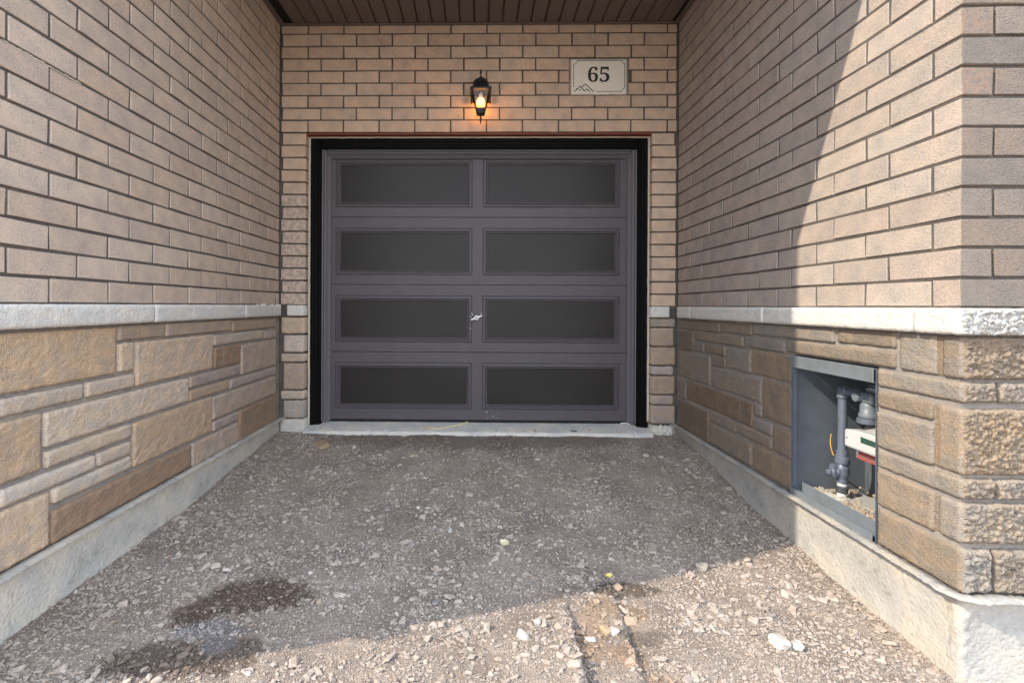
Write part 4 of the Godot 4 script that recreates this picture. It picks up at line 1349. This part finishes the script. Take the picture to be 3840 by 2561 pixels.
	part("meter_nut", turned(cyl(0.0365, -0.462, -0.440, 8, 0.003), 8), M.pipe, Gm, at.call(Basis(Vector3.UP, 0.3), 0.0, rx, rz + 0.008))
	# meter: rounded casing and the white index cover in front
	var mz := 1.515
	var body := begin(false)
	var bs: Array[Vector2] = [Vector2(0.0, -0.575), Vector2(0.095, -0.575), Vector2(0.102, -0.565), Vector2(0.102, -0.500), Vector2(0.096, -0.486), Vector2(0.080, -0.476), Vector2(0.040, -0.470), Vector2(0.022, -0.460), Vector2(0.0, -0.459)]
	lathe_into(body, PackedVector2Array(bs), 28)
	part("meter_casing", finish(body), M.meter_beige, Gm, Transform3D(Basis().scaled(Vector3(0.82, 1.0, 1.25)), Vector3(3.065, 0.0, 1.640)))
	# cover outline seen from the bay: z runs along x of the section
	var cov := PackedVector2Array([Vector2(0.0, -0.558), Vector2(0.004, -0.566), Vector2(0.255, -0.566), Vector2(0.255, -0.508), Vector2(0.200, -0.494), Vector2(0.130, -0.488), Vector2(0.060, -0.490), Vector2(0.006, -0.497), Vector2(0.0, -0.503)])
	var bcov := Basis(Vector3(0, 0, 1), Vector3(0, 1, 0), Vector3(-1, 0, 0))
	part("index_cover", prism(cov, 0.0, 0.050, Transform3D(bcov, Vector3(3.010, 0, mz))), M.meter_white, Gm)
	var lip := PackedVector2Array([Vector2(0.005, -0.560), Vector2(0.250, -0.560), Vector2(0.250, -0.511), Vector2(0.130, -0.494), Vector2(0.010, -0.501)])
	part("cover_face", prism(lip, 0.050, 0.054, Transform3D(bcov, Vector3(3.010, 0, mz))), M.meter_white, Gm)
	part("display_window", prism(PackedVector2Array([Vector2(0.090, -0.531), Vector2(0.176, -0.531), Vector2(0.178, -0.510), Vector2(0.088, -0.508)]), 0.054, 0.0552, Transform3D(bcov, Vector3(3.010, 0, mz))), M.lcd, Gm)
	part("cover_screw", turned(cyl(0.0035, 0.0, 0.0012, 12, 0.0003), 12, Transform3D(Basis(Vector3(0, 1, 0), Vector3(-1, 0, 0), Vector3(0, 0, 1)), Vector3(2.9558, -0.530, mz + 0.016))), M.plastic_dark, Gm)
	var br := begin()
	cbox_into(br, Vector3(2.985, -0.585, mz + 0.150), Vector3(0.030, 0.036, 0.21), 0.002)
	part("bracket", finish(br), M.galv, Gm)
	part("bracket_slot", bx(Vector3(2.9685, -0.585, mz + 0.060), Vector3(2.9695, -0.568, mz + 0.25)), M.dark_red, Gm)
	part("warning_label", bx(Vector3(2.9682, -0.602, mz + 0.055), Vector3(2.9694, -0.588, mz + 0.17)), M.label_red, Gm)
	# loose things in the recess
	single("tracer_wire", tube(curve(PackedVector3Array([Vector3(2.972, -0.545, 1.418), Vector3(2.970, -0.575, 1.416), Vector3(2.972, -0.605, 1.418), Vector3(2.978, -0.635, 1.424)])), 0.0019), M.yellow, "short yellow tracer wire standing beside the gas pipe", "wire")
	single("black_cable", tube(curve(PackedVector3Array([Vector3(3.018, -0.735, 1.447), Vector3(3.070, -0.770, 1.444), Vector3(3.110, -0.800, 1.455), Vector3(3.150, -0.812, 1.47)])), 0.0025), M.cable, "thin black cable running down from the gas valve to the recess floor", "cable")
	single("red_string", tube(curve(PackedVector3Array([Vector3(2.975, -0.803, 1.66), Vector3(2.985, -0.800, 1.69), Vector3(2.968, -0.799, 1.72), Vector3(2.985, -0.801, 1.755)])), 0.0018), M.red_cord, "scrap of red string on the gravel in the meter recess", "string")
	single("white_rock", cbox(Vector3(0.036, 0.026, 0.030), 0.009, 0.005, 5), M.white_stone, "small white rock on the floor of the meter recess", "stone", Transform3D(Basis(Vector3.UP, 0.5), Vector3(3.110, -0.800, 1.415)))
	single("scrap_board", cbox(Vector3(0.12, 0.006, 0.20), 0.001, 0.002, 6), M.meter_beige, "flat grey scrap board on the floor of the meter recess", "board", Transform3D(Basis(Vector3.UP, 0.35) * Basis(Vector3(0, 0, 1), 0.06), Vector3(3.075, -0.806, 1.560)))

# ------------------------------------------------------------------ small things
func leaf_mesh(l: float, w: float, curl: float) -> ArrayMesh:
	var st := begin(false)
	var f := func(u: float, v: float) -> Vector3:
		var half := w * 0.5 * pow(sin(PI * clampf(u, 0.02, 0.98)), 0.7) * (1.0 + 0.12 * sin(u * 22.0))
		var y := curl * (pow(v * 2.0 - 1.0, 2.0) + 0.8 * pow(u * 2.0 - 1.0, 2.0))
		return Vector3((u - 0.5) * l, y, -(v - 0.5) * 2.0 * half)
	var base := sheet_into(st, 14, 6, f)
	var g := func(u: float, v: float) -> Vector3:
		var p: Vector3 = f.call(1.0 - u, v)
		return p - Vector3(0, 0.0006, 0)
	sheet_into(st, 14, 6, g, base)
	return finish(st)

func make_small_things() -> void:
	var on := func(x: float, z: float, dy := 0.004) -> Vector3:
		return Vector3(x, ground_y(x, z) + dy, z)
	single("fallen_leaf", leaf_mesh(0.050, 0.034, 0.006), M.leaf_pale, "pale yellow dry leaf on the gravel in the middle of the bay", "leaf", Transform3D(Basis(Vector3.UP, -0.7) * Basis(Vector3.RIGHT, 0.45), on.call(1.569, 1.423, 0.012)))
	single("fallen_leaf", leaf_mesh(0.030, 0.018, 0.004), M.leaf, "small bright yellow leaf just above the shadow edge on the gravel", "leaf", Transform3D(Basis(Vector3.UP, 0.1) * Basis(Vector3.RIGHT, 0.6), on.call(1.968, 1.617, 0.012)))
	single("cord", tube(curve(PackedVector3Array([Vector3(1.372, -0.868, -0.128), Vector3(1.320, -0.879, -0.098), Vector3(1.262, -0.884, -0.062), Vector3(1.205, -0.888, -0.030), Vector3(1.160, -0.891, -0.012), Vector3(1.118, -0.891, -0.016)])), 0.0042), M.cord, "frayed yellow cord lying across the concrete threshold", "cord")
	var fr := begin()
	var r := RandomNumberGenerator.new()
	r.seed = 12
	for i in 16:
		var a := Vector3(1.120, -0.890, -0.016)
		var b := a + Vector3(r.randf_range(-0.075, -0.02), r.randf_range(-0.001, 0.010), r.randf_range(-0.022, 0.024))
		var d := (b - a)
		cbox_into(fr, (a + b) * 0.5, Vector3(d.length(), 0.0016, 0.0016), 0.0, 0.0, null, Basis(Quaternion(Vector3.RIGHT, d.normalized())))
	part("frayed_end", finish(fr), M.cord, get_node("cord"))
	single("plastic_clip", tube(curve(PackedVector3Array([Vector3(2.505, -0.872, -0.118), Vector3(2.530, -0.864, -0.112), Vector3(2.556, -0.868, -0.108), Vector3(2.575, -0.874, -0.104)])), 0.0036), M.paper, "white plastic clip at the right end of the threshold by the door stop", "clip")
	single("dark_clip", cbox(Vector3(0.046, 0.008, 0.014), 0.003, 0.002, 3), M.plastic_dark, "dark plastic scrap near the front edge of the threshold", "scrap", Transform3D(Basis(Vector3.UP, -0.25), Vector3(2.135, -0.894, 0.012)))
	# flat buff stone by the left pier, and pale chips by the threshold
	loose_stone(0.409, 0.272, Vector3(0.125, 0.024, 0.085), M.tan_stone, 4, "flat buff stone slab lying by the left door pier", 0.1)
	loose_stone(1.030, 0.441, Vector3(0.040, 0.014, 0.020), M.leaf_pale, 8, "cream stone chip on the gravel before the door, alone left of centre")
	single("wood_splinter", cbox(Vector3(0.040, 0.006, 0.008), 0.001, 0.001, 2), M.leaf_pale, "pale wood splinter leaning on the front of the threshold", "splinter", Transform3D(Basis(Vector3.UP, 0.9), on.call(0.930, 0.085, 0.01)))
	# larger stones that stand out
	loose_stone(2.430, 1.950, Vector3(0.060, 0.034, 0.040), M.white_stone, 11, "largest white stone on the sunlit gravel by the right foundation", 0.15)
	loose_stone(2.480, 1.962, Vector3(0.036, 0.026, 0.030), M.white_stone, 12, "rounded white stone just right of the largest white stone", 0.15)
	loose_stone(2.213, 1.400, Vector3(0.075, 0.016, 0.038), M.big_stone, 13, "flat pale stone in the shade, half buried in gravel right of the leaf", 0.3)
	loose_stone(2.371, 1.519, Vector3(0.045, 0.026, 0.032), M.big_stone, 14, "grey brown stone at the shadow edge near the right foundation", 0.2)
	loose_stone(1.903, 1.922, Vector3(0.034, 0.014, 0.030), M.white_stone, 15, "flat white stone in the tyre track beside the orange stone", 0.2)
	loose_stone(1.876, 1.922, Vector3(0.038, 0.022, 0.026), M.tan_stone, 16, "orange brown stone in the tyre track beside the flat white stone", 0.2)
	loose_stone(1.820, 1.950, Vector3(0.036, 0.014, 0.020), M.white_stone, 17, "oval pale stone in the first tyre rut", 0.2)
	loose_stone(1.653, 1.916, Vector3(0.028, 0.022, 0.024), M.white_stone, 18, "white pebble on the crest left of the tyre ruts", 0.2)
	loose_stone(1.595, 1.985, Vector3(0.040, 0.024, 0.030), M.white_stone, 19, "angular white stone left of the tyre ruts near the frame's bottom", 0.2)
	# a smear of pale mortar along one joint of the left wall
	var ridge := PackedVector3Array()
	for i in 40:
		var t := i / 39.0
		ridge.append(Vector3(0.001 + 0.002 * fine.get_noise_2d(t * 30.0, 4.0), 9 * CP + 0.003 * fine.get_noise_2d(t * 20.0, 1.0) - 0.006, lerpf(1.80, 2.10, t)))
	part("mortar_smear", tube(ridge, 0.0032, 6), M.caulk, get_node("left_side_wall"))
	# crumbs of mortar left on the stone band in the left corner
	var mc := begin()
	for i in 26:
		var z := r.randf_range(0.02, 0.42)
		var s := r.randf_range(0.003, 0.010)
		cbox_into(mc, Vector3(r.randf_range(0.010, 0.028), -0.001 + s * 0.3, z), Vector3(s, s * 0.8, s * 1.3), s * 0.2, s * 0.15, r, Basis(Vector3.UP, r.randf() * 3.0))
	part("mortar_crumbs", finish(mc), M.paper, get_node("left_side_wall")).set_meta("kind", "stuff")

const LAMP := 0.024

func _ready() -> void:
	var cam := Camera3D.new()
	cam.name = "camera"
	cam.position = CAM_POS
	cam.rotation = Vector3(-0.0011, 0.0164, 0.0044)
	cam.projection = Camera3D.PROJECTION_FRUSTUM
	cam.near = 0.05
	cam.far = 1200.0
	cam.size = 2561.0 / 1856.43 * cam.near
	cam.frustum_offset = Vector2((1920.0 - 1764.86) / 1856.43, -(1280.5 - 1148.49) / 1856.43) * cam.near
	add_child(cam)
	cam.make_current()

	var env := Environment.new()
	var sky := Sky.new()
	var sm := ProceduralSkyMaterial.new()
	sm.sky_top_color = Color(0.72, 0.78, 0.86)
	sm.sky_horizon_color = Color(0.95, 0.94, 0.92)
	sm.sky_curve = 0.16
	sm.ground_bottom_color = Color(0.36, 0.33, 0.30)
	sm.ground_horizon_color = Color(0.62, 0.62, 0.60)
	sm.energy_multiplier = 2.6
	sky.sky_material = sm
	env.background_mode = Environment.BG_SKY
	env.sky = sky
	env.tonemap_mode = Environment.TONE_MAPPER_LINEAR
	env.tonemap_exposure = 2.05
	env.sdfgi_enabled = true
	env.ssao_enabled = true
	env.ssil_enabled = true
	var we := WorldEnvironment.new()
	we.environment = env
	we.name = "world"
	add_child(we)

	var sun := DirectionalLight3D.new()
	sun.name = "sun"
	sun.light_energy = 0.95
	sun.light_color = Color(1.0, 0.95, 0.87)
	sun.light_angular_distance = 0.55
	sun.shadow_enabled = true
	add_child(sun)
	sun.look_at_from_position(Vector3.ZERO, Vector3(1.0, -0.87, -0.372), Vector3.UP)

	rng.seed = 20
	noise.seed = 5
	noise.noise_type = FastNoiseLite.TYPE_SIMPLEX_SMOOTH
	noise.frequency = 1.0
	noise.fractal_octaves = 3
	fine.seed = 9
	fine.noise_type = FastNoiseLite.TYPE_SIMPLEX
	fine.frequency = 1.0
	fine.fractal_octaves = 3
	make_materials()

	make_ground()
	make_left_wall()
	make_back_wall()
	make_right_wall()
	make_upper_storey()
	make_soffit()
	make_threshold()
	make_door_frame()
	make_garage_door()
	make_meter()
	make_lantern()
	make_plaque()
	make_gravel()
	make_small_things()
